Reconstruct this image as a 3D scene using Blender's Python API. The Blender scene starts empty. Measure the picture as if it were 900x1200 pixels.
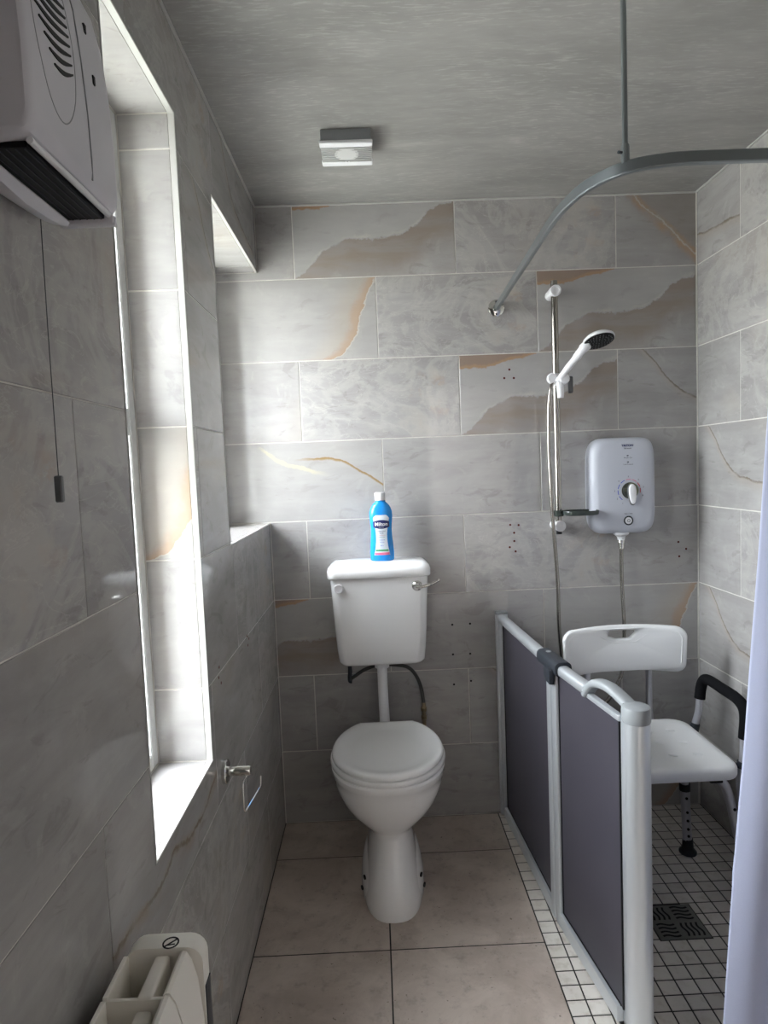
import bpy, bmesh, math, random
from mathutils import Vector, Matrix, Quaternion
random.seed(7)
R = math.radians
PI = math.pi
S = bpy.context.scene
COL = S.collection

# ------------------------------------------------------------------ camera
W, H = 1.6425, 2.3548                      # room width, ceiling height
CAM = Vector((0.40063, -2.41272, 1.37763))
yaw, pitch, roll, FPX = 0.01412, 0.06925, -0.04012, 743.566
fwd = Vector((math.sin(yaw)*math.cos(pitch), math.cos(yaw)*math.cos(pitch), -math.sin(pitch)))
r0 = Vector((math.cos(yaw), -math.sin(yaw), 0)); u0 = r0.cross(fwd)
cr = r0*math.cos(roll) + u0*math.sin(roll); cu = -r0*math.sin(roll) + u0*math.cos(roll)
cd = bpy.data.cameras.new('camera'); cam = bpy.data.objects.new('camera', cd); COL.objects.link(cam)
cam.matrix_world = Matrix(((cr.x, cu.x, -fwd.x, CAM.x), (cr.y, cu.y, -fwd.y, CAM.y), (cr.z, cu.z, -fwd.z, CAM.z), (0, 0, 0, 1)))
cd.sensor_fit = 'HORIZONTAL'; cd.sensor_width = 36; cd.lens = FPX/900*36; cd.clip_start = 0.02
S.camera = cam

# ------------------------------------------------------------------ sky, daylight portals, exposure
w = bpy.data.worlds.new('overcast_sky'); S.world = w; w.use_nodes = True
nt = w.node_tree; nt.nodes.clear()
tc = nt.nodes.new('ShaderNodeTexCoord'); sx = nt.nodes.new('ShaderNodeSeparateXYZ'); cr_ = nt.nodes.new('ShaderNodeValToRGB')
bg = nt.nodes.new('ShaderNodeBackground'); wo = nt.nodes.new('ShaderNodeOutputWorld')
mr = nt.nodes.new('ShaderNodeMapRange'); mr.inputs[1].default_value = -1; mr.inputs[2].default_value = 1
nt.links.new(tc.outputs['Generated'], sx.inputs[0]); nt.links.new(sx.outputs['Z'], mr.inputs[0]); nt.links.new(mr.outputs[0], cr_.inputs[0])
# overcast sky: bright overhead, the horizon dimmed to balance the light indoors, lit ground below
e = cr_.color_ramp.elements; e[0].position = 0.0; e[0].color = (.50, .50, .47, 1); e[1].position = 1.0; e[1].color = (1.8, 1.8, 1.95, 1)
for p_, c_ in ((.45, (.42, .41, .41)), (.53, (.70, .70, .73)), (.75, (1.2, 1.2, 1.29))):
    x = cr_.color_ramp.elements.new(p_); x.color = c_+(1,)
nt.links.new(cr_.outputs[0], bg.inputs[0]); bg.inputs[1].default_value = 21.5; nt.links.new(bg.outputs[0], wo.inputs[0])
# window openings in the left wall (y0, y1, z0, z1, depth)
WIN1 = (-1.36, -0.975, 0.716, 2.163, 0.125)
WIN2 = (-0.672, 0.0, 1.183, 2.118, 0.158)
for (a, b, c, d, dep) in (WIN1, WIN2):
    l = bpy.data.lights.new('daylight_portal', 'AREA'); l.shape = 'RECTANGLE'; l.size = d-c; l.size_y = b-a
    l.cycles.is_portal = True
    o = bpy.data.objects.new('daylight_portal', l); COL.objects.link(o)
    o.location = (-.2003, (a+b)/2, (c+d)/2); o.rotation_euler = (0, R(-90), 0)
# unseen fill lamp, added in a made-up hallway behind the camera
l = bpy.data.lights.new('added_fill_lamp', 'AREA'); l.shape = 'RECTANGLE'; l.size = .5; l.size_y = .7; l.energy = 42; l.color = (1, .96, 1)
o = bpy.data.objects.new('added_fill_lamp', l); COL.objects.link(o); o.location = (.25, -3.45, 2.30)
vs = S.view_settings; vs.view_transform = 'Standard'; vs.look = 'None'; vs.gamma = 1.0; vs.use_curve_mapping = False
vs.exposure = 0.98
S.cycles.max_bounces = 14; S.cycles.diffuse_bounces = 8; S.cycles.transparent_max_bounces = 12
S.cycles.sample_clamp_indirect = 8

# ------------------------------------------------------------------ node helpers and materials
class N:
    def __init__(s, name):
        s.m = bpy.data.materials.new(name); s.m.use_nodes = True; s.t = s.m.node_tree; s.n = s.t.nodes; s.n.clear()
        s.out = s.n.new('ShaderNodeOutputMaterial'); s.b = s.n.new('ShaderNodeBsdfPrincipled'); s.l(s.b.outputs[0], s.out.inputs[0])
    def l(s, a, b): s.t.links.new(a, b)
    def put(s, inp, v):
        if v is None: return
        if isinstance(v, (int, float)): inp.default_value = v
        elif isinstance(v, (tuple, list)): inp.default_value = tuple(v)+((1,) if len(v) == 3 and inp.type == 'RGBA' else ())
        else: s.l(v, inp)
    def ma(s, op, a, b=None, c=None, clamp=False):
        n = s.n.new('ShaderNodeMath'); n.operation = op; n.use_clamp = clamp
        s.put(n.inputs[0], a); s.put(n.inputs[1], b); s.put(n.inputs[2], c); return n.outputs[0]
    def ss(s, v, a, b, lo=0., hi=1.):
        n = s.n.new('ShaderNodeMapRange'); n.interpolation_type = 'SMOOTHSTEP'; s.put(n.inputs[0], v)
        for i, q in zip((1, 2, 3, 4), (a, b, lo, hi)): n.inputs[i].default_value = q
        return n.outputs[0]
    def mix(s, f, a, b, mode='MIX'):
        n = s.n.new('ShaderNodeMix'); n.data_type = 'RGBA'; n.blend_type = mode
        s.put(n.inputs[0], f); s.put(n.inputs[6], a); s.put(n.inputs[7], b); return n.outputs[2]
    def noise(s, vec, scale, det=4, rough=.55, dist=0, lac=2.0):
        n = s.n.new('ShaderNodeTexNoise'); s.put(n.inputs['Vector'], vec); n.inputs['Scale'].default_value = scale
        n.inputs['Detail'].default_value = det; n.inputs['Roughness'].default_value = rough; n.inputs['Distortion'].default_value = dist
        return n.outputs[0]
    def coord(s, which='Object'):
        return s.n.new('ShaderNodeTexCoord').outputs[which]
    def mapping(s, vec, loc=(0, 0, 0), rot=(0, 0, 0), sc=(1, 1, 1)):
        n = s.n.new('ShaderNodeMapping'); s.put(n.inputs[0], vec); s.put(n.inputs[1], loc); s.put(n.inputs[2], rot); s.put(n.inputs[3], sc); return n.outputs[0]
    def add(s, a, b):
        n = s.n.new('ShaderNodeVectorMath'); n.operation = 'ADD'; s.put(n.inputs[0], a); s.put(n.inputs[1], b); return n.outputs[0]
    def curve(s, v, pts):
        n = s.n.new('ShaderNodeFloatCurve'); s.put(n.inputs[1], v); c = n.mapping.curves[0]
        pts = sorted(pts)
        if pts[0][0] > 0: pts = [(0, pts[0][1])]+pts
        if pts[-1][0] < 1: pts = pts+[(1, pts[-1][1])]
        c.points[0].location = pts[0]; c.points[-1].location = pts[-1]
        for p in pts[1:-1]: c.points.new(*p)
        n.mapping.update(); return n.outputs[0]
    def bump(s, h, strength, dist=.001):
        n = s.n.new('ShaderNodeBump'); s.put(n.inputs['Height'], h); n.inputs['Strength'].default_value = strength; n.inputs['Distance'].default_value = dist
        s.l(n.outputs[0], s.b.inputs['Normal'])
    def fin(s, col=None, rough=None, metal=None, **k):
        s.put(s.b.inputs['Base Color'], col); s.put(s.b.inputs['Roughness'], rough); s.put(s.b.inputs['Metallic'], metal)
        for a, v in k.items(): s.put(s.b.inputs[a.replace('_', ' ')], v)
        return s.m

def simple(name, col, rough=.4, metal=0., var=.04, scale=30, bump=0, bscale=400, **k):
    n = N(name); c = n.coord()
    nz = n.noise(c, scale, 3)
    f = n.ss(nz, .3, .7)
    if var <= .02: return n.fin(col, rough, metal, **k) if not bump else (n.bump(n.noise(c, bscale, 2), bump), n.fin(col, rough, metal, **k))[1]
    lo = tuple(max(0, q*(1-var)) for q in col); hi = tuple(min(1, q*(1+var)) for q in col)
    if bump: n.bump(n.noise(c, bscale, 2), bump)
    return n.fin(n.mix(f, lo, hi), n.ss(nz, .2, .8, rough*.9, min(1, rough*1.1)), metal, **k)

BASE_D, BASE_L = (.335, .322, .315), (.425, .412, .402)
def wall_tile(name, design, rough=.055):
    n = N(name); c = n.coord()
    oi = n.n.new('ShaderNodeObjectInfo')
    cx = n.n.new('ShaderNodeCombineXYZ'); n.put(cx.inputs[2], n.ma('MULTIPLY', oi.outputs['Random'], 9.))
    rc = n.add(c, cx.outputs[0]) if design in ('plain', 'swirl', 'cloud') else c
    sep = n.n.new('ShaderNodeSeparateXYZ'); n.l(c, sep.inputs[0])
    U = n.ma('DIVIDE', sep.outputs[0], .6); V = n.ma('DIVIDE', sep.outputs[1], .3)
    # streaky onyx base: noise stretched along a diagonal
    d = n.mapping(rc, rot=(0, 0, R(-24 if design != 'plain' else -38)), sc=(1.0, 4.5, 1))
    a = n.noise(d, 3.2, 6, .6, .6); b = n.noise(rc, 4.0, 5, .6, 1.2); f = n.noise(d, 16, 4, .6, .3)
    t = n.ma('ADD', n.ma('MULTIPLY', a, .55), n.ma('ADD', n.ma('MULTIPLY', b, .33), n.ma('MULTIPLY', f, .12)))
    t = n.ss(t, .34, .66)
    col = n.mix(t, BASE_D, BASE_L)
    ws = n.noise(n.mapping(rc, rot=(0, 0, R(62)), sc=(1, 2.2, 1)), 7.5, 6, .62, 1.4)
    col = n.mix(n.ss(ws, .56, .66, 0, .38), col, (.235, .222, .21))
    col = n.mix(n.ss(n.noise(rc, 11, 5, .65, .9), .58, .66, 0, .25), col, (.50, .485, .465))
    warm = n.ss(n.noise(rc, 2.6, 3), .52, .75, 0, .35)
    col = n.mix(warm, col, (.42, .375, .32))
    wob = n.ma('SUBTRACT', n.noise(c, 14, 5, .6), .5); wobf = n.ma('SUBTRACT', n.noise(c, 60, 4, .7), .5)
    def line(kind, pts, amp=.16):
        base = V if kind == 'v' else U; arg = U if kind == 'v' else V
        q = n.ma('SUBTRACT', base, n.curve(arg, pts))
        return n.ma('ADD', q, n.ma('ADD', n.ma('MULTIPLY', wob, amp), n.ma('MULTIPLY', wobf, amp*.5)))
    def win(v, a0, a1, b0, b1):   # plateau
        return n.ma('MULTIPLY', n.ss(v, a0, a1), n.ss(v, b0, b1, 1, 0))
    ORG, BRN, PALE, CLD = (.43, .28, .175), (.27, .215, .175), (.54, .51, .46), (.45, .44, .43)
    def mul(*a):
        r = a[0]
        for q in a[1:]: r = n.ma('MULTIPLY', r, q)
        return r
    if design == 'cloud_band':
        q = line('v', [(0, -.0), (.04, .03), (.12, .2), (.27, .42), (.37, .46), (.58, .47), (.75, .6), (.83, .74), (1, .9)])
        col = n.mix(n.ss(q, 0, .015, 0, .45), col, CLD)
        col = n.mix(mul(win(q, 0, .012, .015, .06), n.ss(n.noise(c, 9, 3), .35, .7, 0, .6)), col, PALE)
        col = n.mix(mul(win(q, -.62, -.22, -.012, 0), n.ss(a, .3, .6, .35, .8)), col, BRN)
        q2 = line('v', [(0, .84), (.2, .86), (.34, .93), (.48, 1.05), (1, 1.3)], .1)
        col = n.mix(n.ss(q2, -.01, .03, 0, .8), col, (.27, .185, .13))
        col = n.mix(win(q2, -.02, .0, .0, .05), col, (.40, .26, .16))
    elif design == 'orange_vein':
        q = line('u', [(0, .70), (.1, .79), (.3, .86), (.5, .885), (.7, .92), (.94, .985), (1, 1.0)], .07)
        col = n.mix(.45, col, (.42, .41, .395))
        col = n.mix(mul(win(q, -.085, -.02, -.004, .003), .75), col, ORG)
        col = n.mix(mul(win(q, -.25, -.08, -.02, .0), .35), col, (.45, .38, .30))
        col = n.mix(mul(win(q, -.004, .002, .004, .012), .8), col, PALE)
    elif design == 'swirl':
        s1 = n.noise(rc, 4.0, 6, .6, 1.6)
        col = n.mix(mul(win(s1, .44, .5, .505, .60), .45), col, (.50, .485, .46))
        s2 = n.noise(n.mapping(rc, rot=(0, 0, R(40)), sc=(1, 2.5, 1)), 5, 5, .6, 1.5)
        col = n.mix(mul(win(s2, .495, .51, .512, .52), .4), col, (.55, .53, .50))
        q = n.ma('SUBTRACT', U, .82); q = n.ma('ADD', q, n.ma('MULTIPLY', wob, .5))
        col = n.mix(mul(win(q, -.1, -.03, .03, .1), n.ss(n.noise(c, 8, 3), .50, .68, 0, .8)), col, (.43, .34, .27))
        col = n.mix(mul(win(q, -.2, -.1, -.02, .05), .4, n.ss(s1, .45, .6)), col, PALE)
    elif design == 'yellow_vein':
        q = line('v', [(0, 1.1), (.22, .95), (.30, .82), (.38, .74), (.55, .64), (.68, .56), (1, .3)], .10)
        col = n.mix(.4, col, (.42, .41, .39))
        col = n.mix(mul(win(q, -.05, -.01, .01, .03), n.ss(U, .2, .28), n.ss(U, .68, .5)), col, (.52, .48, .36))
        q3 = line('v', [(0, .8), (.45, .78), (.6, .78), (.72, .76), (.85, .62), (1, .42)], .05)
        col = n.mix(mul(win(q3, -.03, -.004, .004, .015), n.ss(U, .42, .6)), col, (.30, .21, .10))
    elif design == 'diagonal_vein':
        q = line('v', [(0, 1.2), (.08, .95), (.2, .70), (.3, .52), (.4, .33), (.5, .14), (.6, 0), (1, -.3)], .16)
        col = n.mix(n.ss(q, -.3, .1, 0, .45), col, (.24, .20, .165))
        col = n.mix(mul(win(q, -.16, -.03, .03, .1), n.ss(n.noise(c, 7, 3), .3, .55)), col, (.42, .29, .20))
        col = n.mix(mul(win(q, -.02, .0, .0, .03), .7), col, PALE)
    elif design == 'low_vein':
        q = line('v', [(0, .36), (.2, .30), (.35, .26), (.45, .30), (.6, .22), (.8, .20), (1, .30)], .12)
        col = n.mix(mul(win(q, -.03, -.006, .002, .015), n.ss(n.noise(c, 12, 3), .35, .6, .15, .75)), col, (.17, .125, .09))
        col = n.mix(mul(win(q, -.14, -.02, .0, .06), n.ss(n.noise(c, 9, 3), .35, .65, 0, .45)), col, (.34, .25, .19))
    elif design == 'dark_vein':
        q = line('v', [(0, 1.2), (.18, .96), (.32, .62), (.45, .42), (.55, .36), (.8, .30), (1, .26)], .08)
        col = n.mix(mul(win(q, -.03, -.006, .002, .012), n.ss(n.noise(c, 10, 3), .35, .6, .2, .8)), col, (.18, .15, .11))
        col = n.mix(mul(win(q, -.14, -.03, -.02, .0), .22), col, (.42, .33, .24))
    col = n.mix(n.ss(n.noise(c, 260, 2, .5), .72, .78, 0, .25), col, (.2, .19, .18))
    n.bump(n.noise(rc, 3, 2), .02, .002)
    return n.fin(col, n.ss(b, .3, .7, rough*.85, rough*1.2), 0, Specular_IOR_Level=.5)

DES = ['plain', 'cloud_band', 'orange_vein', 'swirl', 'yellow_vein', 'diagonal_vein', 'dark_vein', 'low_vein']
TM = {d: wall_tile('onyx_tile_'+d, d) for d in DES}
GR = simple('pale_grout', (.62, .60, .56), .8, var=.06)
DG = simple('dark_grout', (.035, .032, .028), .85, var=.3)
TRIM = simple('tile_trim_plastic', (.50, .495, .475), .35, var=.02)
PVC = simple('white_window_plastic', (.78, .79, .78), .25)
CER = simple('white_ceramic', (.90, .90, .90), .09, var=.01, Coat_Weight=.4, Coat_Roughness=.04)
WPL = simple('white_plastic', (.84, .84, .86), .28, var=.02)
CPL = simple('chair_plastic', (.80, .805, .81), .35, var=.02)
UPL = simple('shower_unit_plastic', (.56, .58, .65), .28, var=.02)
GPL = simple('heater_plastic', (.66, .65, .69), .36, var=.02)
CHR = simple('chrome', (.75, .74, .71), .1, 1., var=.02)
STE = simple('steel_tube', (.38, .36, .325), .22, 1., var=.02)
ALU = simple('silver_aluminium', (.70, .73, .76), .34, .72, var=.02, bump=.03)
ALC = simple('chair_aluminium', (.56, .56, .60), .3, .7, var=.02)
BLK = simple('black_foam', (.008, .008, .009), .8, var=.02, Specular_IOR_Level=.04)
BLP = simple('black_plastic', (.008, .008, .009), .4, var=.02, Specular_IOR_Level=.15)
DGR = simple('dark_grey_plastic', (.026, .030, .037), .4, var=.02, Specular_IOR_Level=.3)
LGR = simple('lever_grey_plastic', (.12, .125, .13), .4, var=.02)
DIAL = simple('dial_chrome', (.16, .17, .13), .18, .9, var=.02)
DISC = simple('vent_disc_plastic', (.58, .58, .57), .45, var=.02)
SLT = simple('vent_grey_plastic', (.42, .42, .41), .45, var=.02)
MGR = simple('mid_grey_plastic', (.27, .285, .295), .4, var=.02)
BRS = simple('brass_fitting', (.35, .28, .17), .3, .9)
BLH = simple('braided_black_hose', (.05, .05, .045), .4, .3, bump=.2, bscale=900)
RAD = simple('cream_radiator_enamel', (.88, .85, .785), .35, var=.02)
NAVY = simple('navy_ink', (.01, .02, .12), .5)
INK = simple('dark_ink', (.03, .035, .06), .5)
RED = simple('red_ink', (.55, .04, .06), .5)
BLI = simple('blue_ink', (.03, .07, .55), .5)
PNK = simple('pink_ink', (.75, .18, .32), .5)
GRN = simple('green_ink', (.05, .35, .15), .5)
LBL = simple('label_paper', (.74, .80, .86), .35)
BTL = simple('blue_bottle_plastic', (.015, .27, .74), .22, var=.03, Subsurface_Weight=0.0)
TRAY = simple('smoked_tray', (.045, .055, .05), .12)
PLUG = simple('red_wall_plug', (.085, .012, .008), .8, var=.02, Specular_IOR_Level=.05)
HOLE = simple('drilled_hole_dark', (.006, .006, .006), .9, var=.02, Specular_IOR_Level=.02)
DOORM = simple('painted_door', (.55, .54, .52), .4)
RAILM = simple('rail_grey_enamel', (.26, .285, .295), .28, .85, var=.02)
def mk_glass():
    n = N('window_glass'); n.n.remove(n.b)
    tr = n.n.new('ShaderNodeBsdfTransparent'); tr.inputs[0].default_value = (.93, .96, .95, 1)
    gl = n.n.new('ShaderNodeBsdfGlossy'); gl.inputs['Roughness'].default_value = .03
    lw = n.n.new('ShaderNodeLayerWeight'); lw.inputs[0].default_value = .5
    fac = n.ma('MULTIPLY_ADD', n.ma('POWER', lw.outputs['Facing'], 2.6), .92, .05)
    mx = n.n.new('ShaderNodeMixShader'); n.l(fac, mx.inputs[0]); n.l(tr.outputs[0], mx.inputs[1]); n.l(gl.outputs[0], mx.inputs[2])
    n.l(mx.outputs[0], n.out.inputs[0]); return n.m
GLS = mk_glass()
def mk_frost():
    n = N('smoked_frosted_panel'); c = n.coord()
    g = n.noise(c, 900, 2, .6); col = n.mix(n.ss(g, .3, .7), (.058, .054, .068), (.078, .072, .088))
    col = n.mix(n.ss(n.noise(c, 5, 4), .4, .7, 0, .25), col, (.095, .088, .105))
    n.bump(g, .25, .0006)
    n.fin(col, .36, 0, Specular_IOR_Level=.35)
    t = n.n.new('ShaderNodeBsdfTranslucent'); n.put(t.inputs[0], (.15, .14, .165)); mx = n.n.new('ShaderNodeMixShader'); mx.inputs[0].default_value = .3
    n.l(n.b.outputs[0], mx.inputs[1]); n.l(t.outputs[0], mx.inputs[2]); n.l(mx.outputs[0], n.out.inputs[0]); return n.m
FRO = mk_frost()
def mk_curtain():
    n = N('curtain_cloth'); c = n.coord()
    wv = n.noise(n.mapping(c, sc=(1, 1, 1)), 700, 2); col = n.mix(n.ss(wv, .3, .7), (.53, .56, .70), (.58, .61, .75)); n.bump(wv, .1, .0005)
    n.fin(col, .7, 0)
    t = n.n.new('ShaderNodeBsdfTranslucent'); n.put(t.inputs[0], (.60, .63, .78)); mx = n.n.new('ShaderNodeMixShader'); mx.inputs[0].default_value = .4
    n.l(n.b.outputs[0], mx.inputs[1]); n.l(t.outputs[0], mx.inputs[2]); n.l(mx.outputs[0], n.out.inputs[0]); return n.m
CUR = mk_curtain()
def mk_ceiling():
    n = N('streaked_stone_ceiling'); c = n.coord()
    wv = n.add(c, n.mapping(n.n.new('ShaderNodeTexNoise').outputs[1], sc=(.05, .05, 0)))
    a = n.noise(n.mapping(wv, rot=(0, 0, R(6)), sc=(1, 3.5, 1)), 2.2, 6, .58, .5); b = n.noise(n.mapping(wv, rot=(0, 0, R(52)), sc=(1, 3, 1)), 2.4, 5, .6, .6)
    f = n.noise(n.mapping(wv, rot=(0, 0, R(3)), sc=(1, 4.5, 1)), 9, 4, .5)
    t = n.ss(n.ma('ADD', n.ma('MULTIPLY', a, .5), n.ma('ADD', n.ma('MULTIPLY', b, .3), n.ma('MULTIPLY', f, .2))), .34, .66)
    col = n.mix(t, (.255, .25, .236), (.345, .337, .32))
    st = n.ma('MULTIPLY', n.ss(a, .56, .7), n.ss(b, .45, .62)); col = n.mix(n.ma('MULTIPLY', st, .55), col, (.46, .45, .43))
    fs = n.noise(n.mapping(wv, rot=(0, 0, R(5)), sc=(1, 6, 1)), 26, 5, .6, .3)
    col = n.mix(n.ma('MULTIPLY', n.ss(fs, .5, .68), n.ss(b, .35, .6, .15, .6)), col, (.47, .46, .44))
    return n.fin(col, .3, 0)
CEI = mk_ceiling()
def mk_floor():
    n = N('taupe_floor_tile'); c = n.coord(); oi = n.n.new('ShaderNodeObjectInfo')
    cx = n.n.new('ShaderNodeCombineXYZ'); n.put(cx.inputs[2], n.ma('MULTIPLY', oi.outputs['Random'], 7.)); rc = n.add(c, cx.outputs[0])
    col = n.mix(n.ss(n.noise(rc, 5, 7, .65, .5), .35, .65), (.43, .36, .31), (.57, .49, .43))
    col = n.mix(n.ss(n.noise(rc, 28, 5, .7), .5, .75, 0, .45), col, (.20, .165, .14))
    col = n.mix(n.ss(n.noise(rc, 95, 2, .5), .70, .76, 0, .7), col, (.10, .075, .055))
    n.bump(n.noise(rc, 60, 4, .6), .12, .001)
    return n.fin(col, n.ss(n.noise(rc, 20, 3), .3, .7, .38, .55), 0)
FLT = mk_floor()
def mk_mosaic():
    n = N('cream_mosaic_tile'); c = n.coord(); oi = n.n.new('ShaderNodeObjectInfo')
    cx = n.n.new('ShaderNodeCombineXYZ'); n.put(cx.inputs[2], n.ma('MULTIPLY', oi.outputs['Random'], 9.)); rc = n.add(c, cx.outputs[0])
    col = n.mix(oi.outputs['Random'], (.60, .56, .51), (.72, .68, .63))
    col = n.mix(n.ss(n.noise(rc, 34, 5, .6), .48, .72, 0, .45), col, (.42, .36, .29))
    n.bump(n.noise(rc, 120, 3, .6), .15, .001)
    return n.fin(col, .45, 0)
MOS = mk_mosaic()

# ------------------------------------------------------------------ mesh helpers
def link(name, me, m, parent, smooth, kind=None):
    o = bpy.data.objects.new(name, me); COL.objects.link(o)
    if m is not None and not me.materials: me.materials.append(m)
    if smooth:
        me.shade_smooth(); me.set_sharp_from_angle(angle=R(smooth if smooth is not True else 38))
    if parent is not None: o.parent = parent
    if kind: o['kind'] = kind
    return o
def wloc(o):
    v = Vector((0, 0, 0))
    while o is not None: v += o.location; o = o.parent
    return v
def obj(name, bm, m, parent=None, smooth=True, kind=None, label=None, origin=None):
    """world-space bmesh -> object; children stay relative to their (unrotated) parents"""
    if origin is None:
        if parent is not None: origin = wloc(parent)
        else: origin = Vector((0, 0, 0))
    else: origin = Vector(origin)
    bmesh.ops.translate(bm, verts=bm.verts, vec=-origin)
    bmesh.ops.recalc_face_normals(bm, faces=bm.faces)
    me = bpy.data.meshes.new(name); bm.to_mesh(me); bm.free()
    o = link(name, me, m, parent, smooth, kind)
    o.location = origin-(wloc(parent) if parent is not None else Vector((0, 0, 0)))
    if label: o['label'] = label
    return o
def thing(name, label, cat, loc, group=None):
    o = bpy.data.objects.new(name, None); COL.objects.link(o); o.location = loc; o.empty_display_size = .05
    o['label'] = label; o['category'] = cat
    if group: o['group'] = group
    return o
def box(bm, a, b, bev=0, seg=2, M=None):
    a = Vector(a); b = Vector(b)
    r = bmesh.ops.create_cube(bm, size=1); vs_ = r['verts']
    for v in vs_:
        v.co = Vector((a.x+(v.co.x+.5)*(b.x-a.x), a.y+(v.co.y+.5)*(b.y-a.y), a.z+(v.co.z+.5)*(b.z-a.z)))
    if bev:
        es = list({e for v in vs_ for e in v.link_edges})
        r = bmesh.ops.bevel(bm, geom=es, offset=bev, segments=seg, profile=.6, affect='EDGES'); vs_ = list({v for f in r['faces'] for v in f.verts} | set(v for v in vs_ if v.is_valid))
    if M is not None:
        for v in vs_: v.co = M @ v.co
    return vs_
def BX(*a, **k):
    bm = bmesh.new(); box(bm, *a, **k); return bm
def ring_loft(bm, rings, cap0=True, cap1=True, closed=True):
    vr = [[bm.verts.new(p) for p in r] for r in rings]; n = len(vr[0])
    for i in range(len(vr)-1):
        for j in range(n if closed else n-1):
            bm.faces.new((vr[i][j], vr[i][(j+1) % n], vr[i+1][(j+1) % n], vr[i+1][j]))
    if cap0: bm.faces.new(list(reversed(vr[0])))
    if cap1: bm.faces.new(vr[-1])
    return vr
def cat_rom(pts, n=8):
    pts = [Vector(p) for p in pts]
    if len(pts) < 3: return pts
    out = []; P = [pts[0]*2-pts[1]]+pts+[pts[-1]*2-pts[-2]]
    for i in range(1, len(P)-2):
        for k in range(n):
            t = k/n; a, b, c, d = P[i-1], P[i], P[i+1], P[i+2]
            out.append(.5*((2*b)+(c-a)*t+(2*a-5*b+4*c-d)*t*t+(3*b-a-3*c+d)*t**3))
    out.append(pts[-1]); return out
def tube(bm, pts, r, seg=12, caps=True):
    pts = [Vector(p) for p in pts]; rs = r if isinstance(r, (list, tuple)) else [r]*len(pts)
    t0 = (pts[1]-pts[0]).normalized(); n = t0.orthogonal().normalized(); rings = []
    for i, p in enumerate(pts):
        t = (pts[min(i+1, len(pts)-1)]-pts[max(i-1, 0)]).normalized()
        n = (n-t*n.dot(t)).normalized(); b = t.cross(n)
        rings.append([p+(n*math.cos(2*PI*k/seg)+b*math.sin(2*PI*k/seg))*rs[i] for k in range(seg)])
    ring_loft(bm, rings, caps, caps)
def TB(*a, **k):
    bm = bmesh.new(); tube(bm, *a, **k); return bm
def lathe(bm, prof, c, axis='z', seg=24, M=None):
    """prof: (radius, height) pairs"""
    rings = []
    for r, h in prof:
        ring = []
        for k in range(seg):
            a = 2*PI*k/seg; x, y = max(r, 1e-5)*math.cos(a), max(r, 1e-5)*math.sin(a)
            p = Vector((x, y, h)) if axis == 'z' else (Vector((x, -h, y)) if axis == '-y' else (Vector((h, x, y)) if axis == 'x' else Vector((-h, x, y))))
            if M is not None: p = M @ p
            ring.append(p+Vector(c))
        rings.append(ring)
    ring_loft(bm, rings)
def LT(*a, **k):
    bm = bmesh.new(); lathe(bm, *a, **k); return bm
def sweep(bm, pts, prof, up=Vector((0, 0, 1))):
    rings = []; pts = [Vector(p) for p in pts]
    for i, p in enumerate(pts):
        t = (pts[min(i+1, len(pts)-1)]-pts[max(i-1, 0)]).normalized(); s = t.cross(up).normalized(); q = s.cross(t)
        rings.append([p+s*a+q*b for a, b in prof])
    ring_loft(bm, rings)
def sup(a, b, n=24, e=4., c=(0, 0)):
    out = []
    for k in range(n):
        t = 2*PI*k/n; ct, st = math.cos(t), math.sin(t)
        out.append((c[0]+a*math.copysign(abs(ct)**(2/e), ct), c[1]+b*math.copysign(abs(st)**(2/e), st)))
    return out
def plate(outlines, thick, bev, M, res=6):
    """flat plate with holes from 2D outlines, rounded edges; M maps local xy(z) to world"""
    cu = bpy.data.curves.new('t', 'CURVE'); cu.dimensions = '2D'; cu.fill_mode = 'BOTH'; cu.extrude = max(thick/2-bev, 0); cu.bevel_depth = bev; cu.bevel_resolution = 2; cu.offset = -bev
    for o in outlines:
        s = cu.splines.new('POLY'); s.points.add(len(o)-1); s.use_cyclic_u = True
        for p, q in zip(s.points, o): p.co = (q[0], q[1], 0, 1)
    return curve_bm(cu, M)
def curve_bm(cu, M):
    o = bpy.data.objects.new('t', cu); COL.objects.link(o)
    dg = bpy.context.evaluated_depsgraph_get(); me = bpy.data.meshes.new_from_object(o.evaluated_get(dg))
    bm = bmesh.new(); bm.from_mesh(me); bpy.data.objects.remove(o); bpy.data.curves.remove(cu); bpy.data.meshes.remove(me)
    bmesh.ops.remove_doubles(bm, verts=bm.verts, dist=1e-6)
    if M is not None: bmesh.ops.transform(bm, matrix=M, verts=bm.verts)
    return bm
def text(s, size, M, ext=.0002, bold=0., sx=1.):
    cu = bpy.data.curves.new('t', 'FONT'); cu.body = s; cu.size = size; cu.extrude = ext; cu.align_x = 'CENTER'; cu.align_y = 'CENTER'; cu.offset = bold; cu.resolution_u = 3
    return curve_bm(cu, M @ Matrix.Diagonal((sx, 1, 1, 1)))
def rrect(x0, y0, x1, y1, r, n=6):
    out = []
    for cx, cy, a0 in ((x1-r, y1-r, 0), (x0+r, y1-r, 90), (x0+r, y0+r, 180), (x1-r, y0+r, 270)):
        for k in range(n+1):
            a = R(a0+90*k/n); out.append((cx+r*math.cos(a), cy+r*math.sin(a)))
    return out
def FR(o, X, Y, Z):   # frame matrix
    return Matrix(((X[0], Y[0], Z[0], o[0]), (X[1], Y[1], Z[1], o[1]), (X[2], Y[2], Z[2], o[2]), (0, 0, 0, 1)))
def BACK(x, y, z): return FR((x, y, z), (1, 0, 0), (0, 0, 1), (0, -1, 0))     # facing the camera

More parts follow.
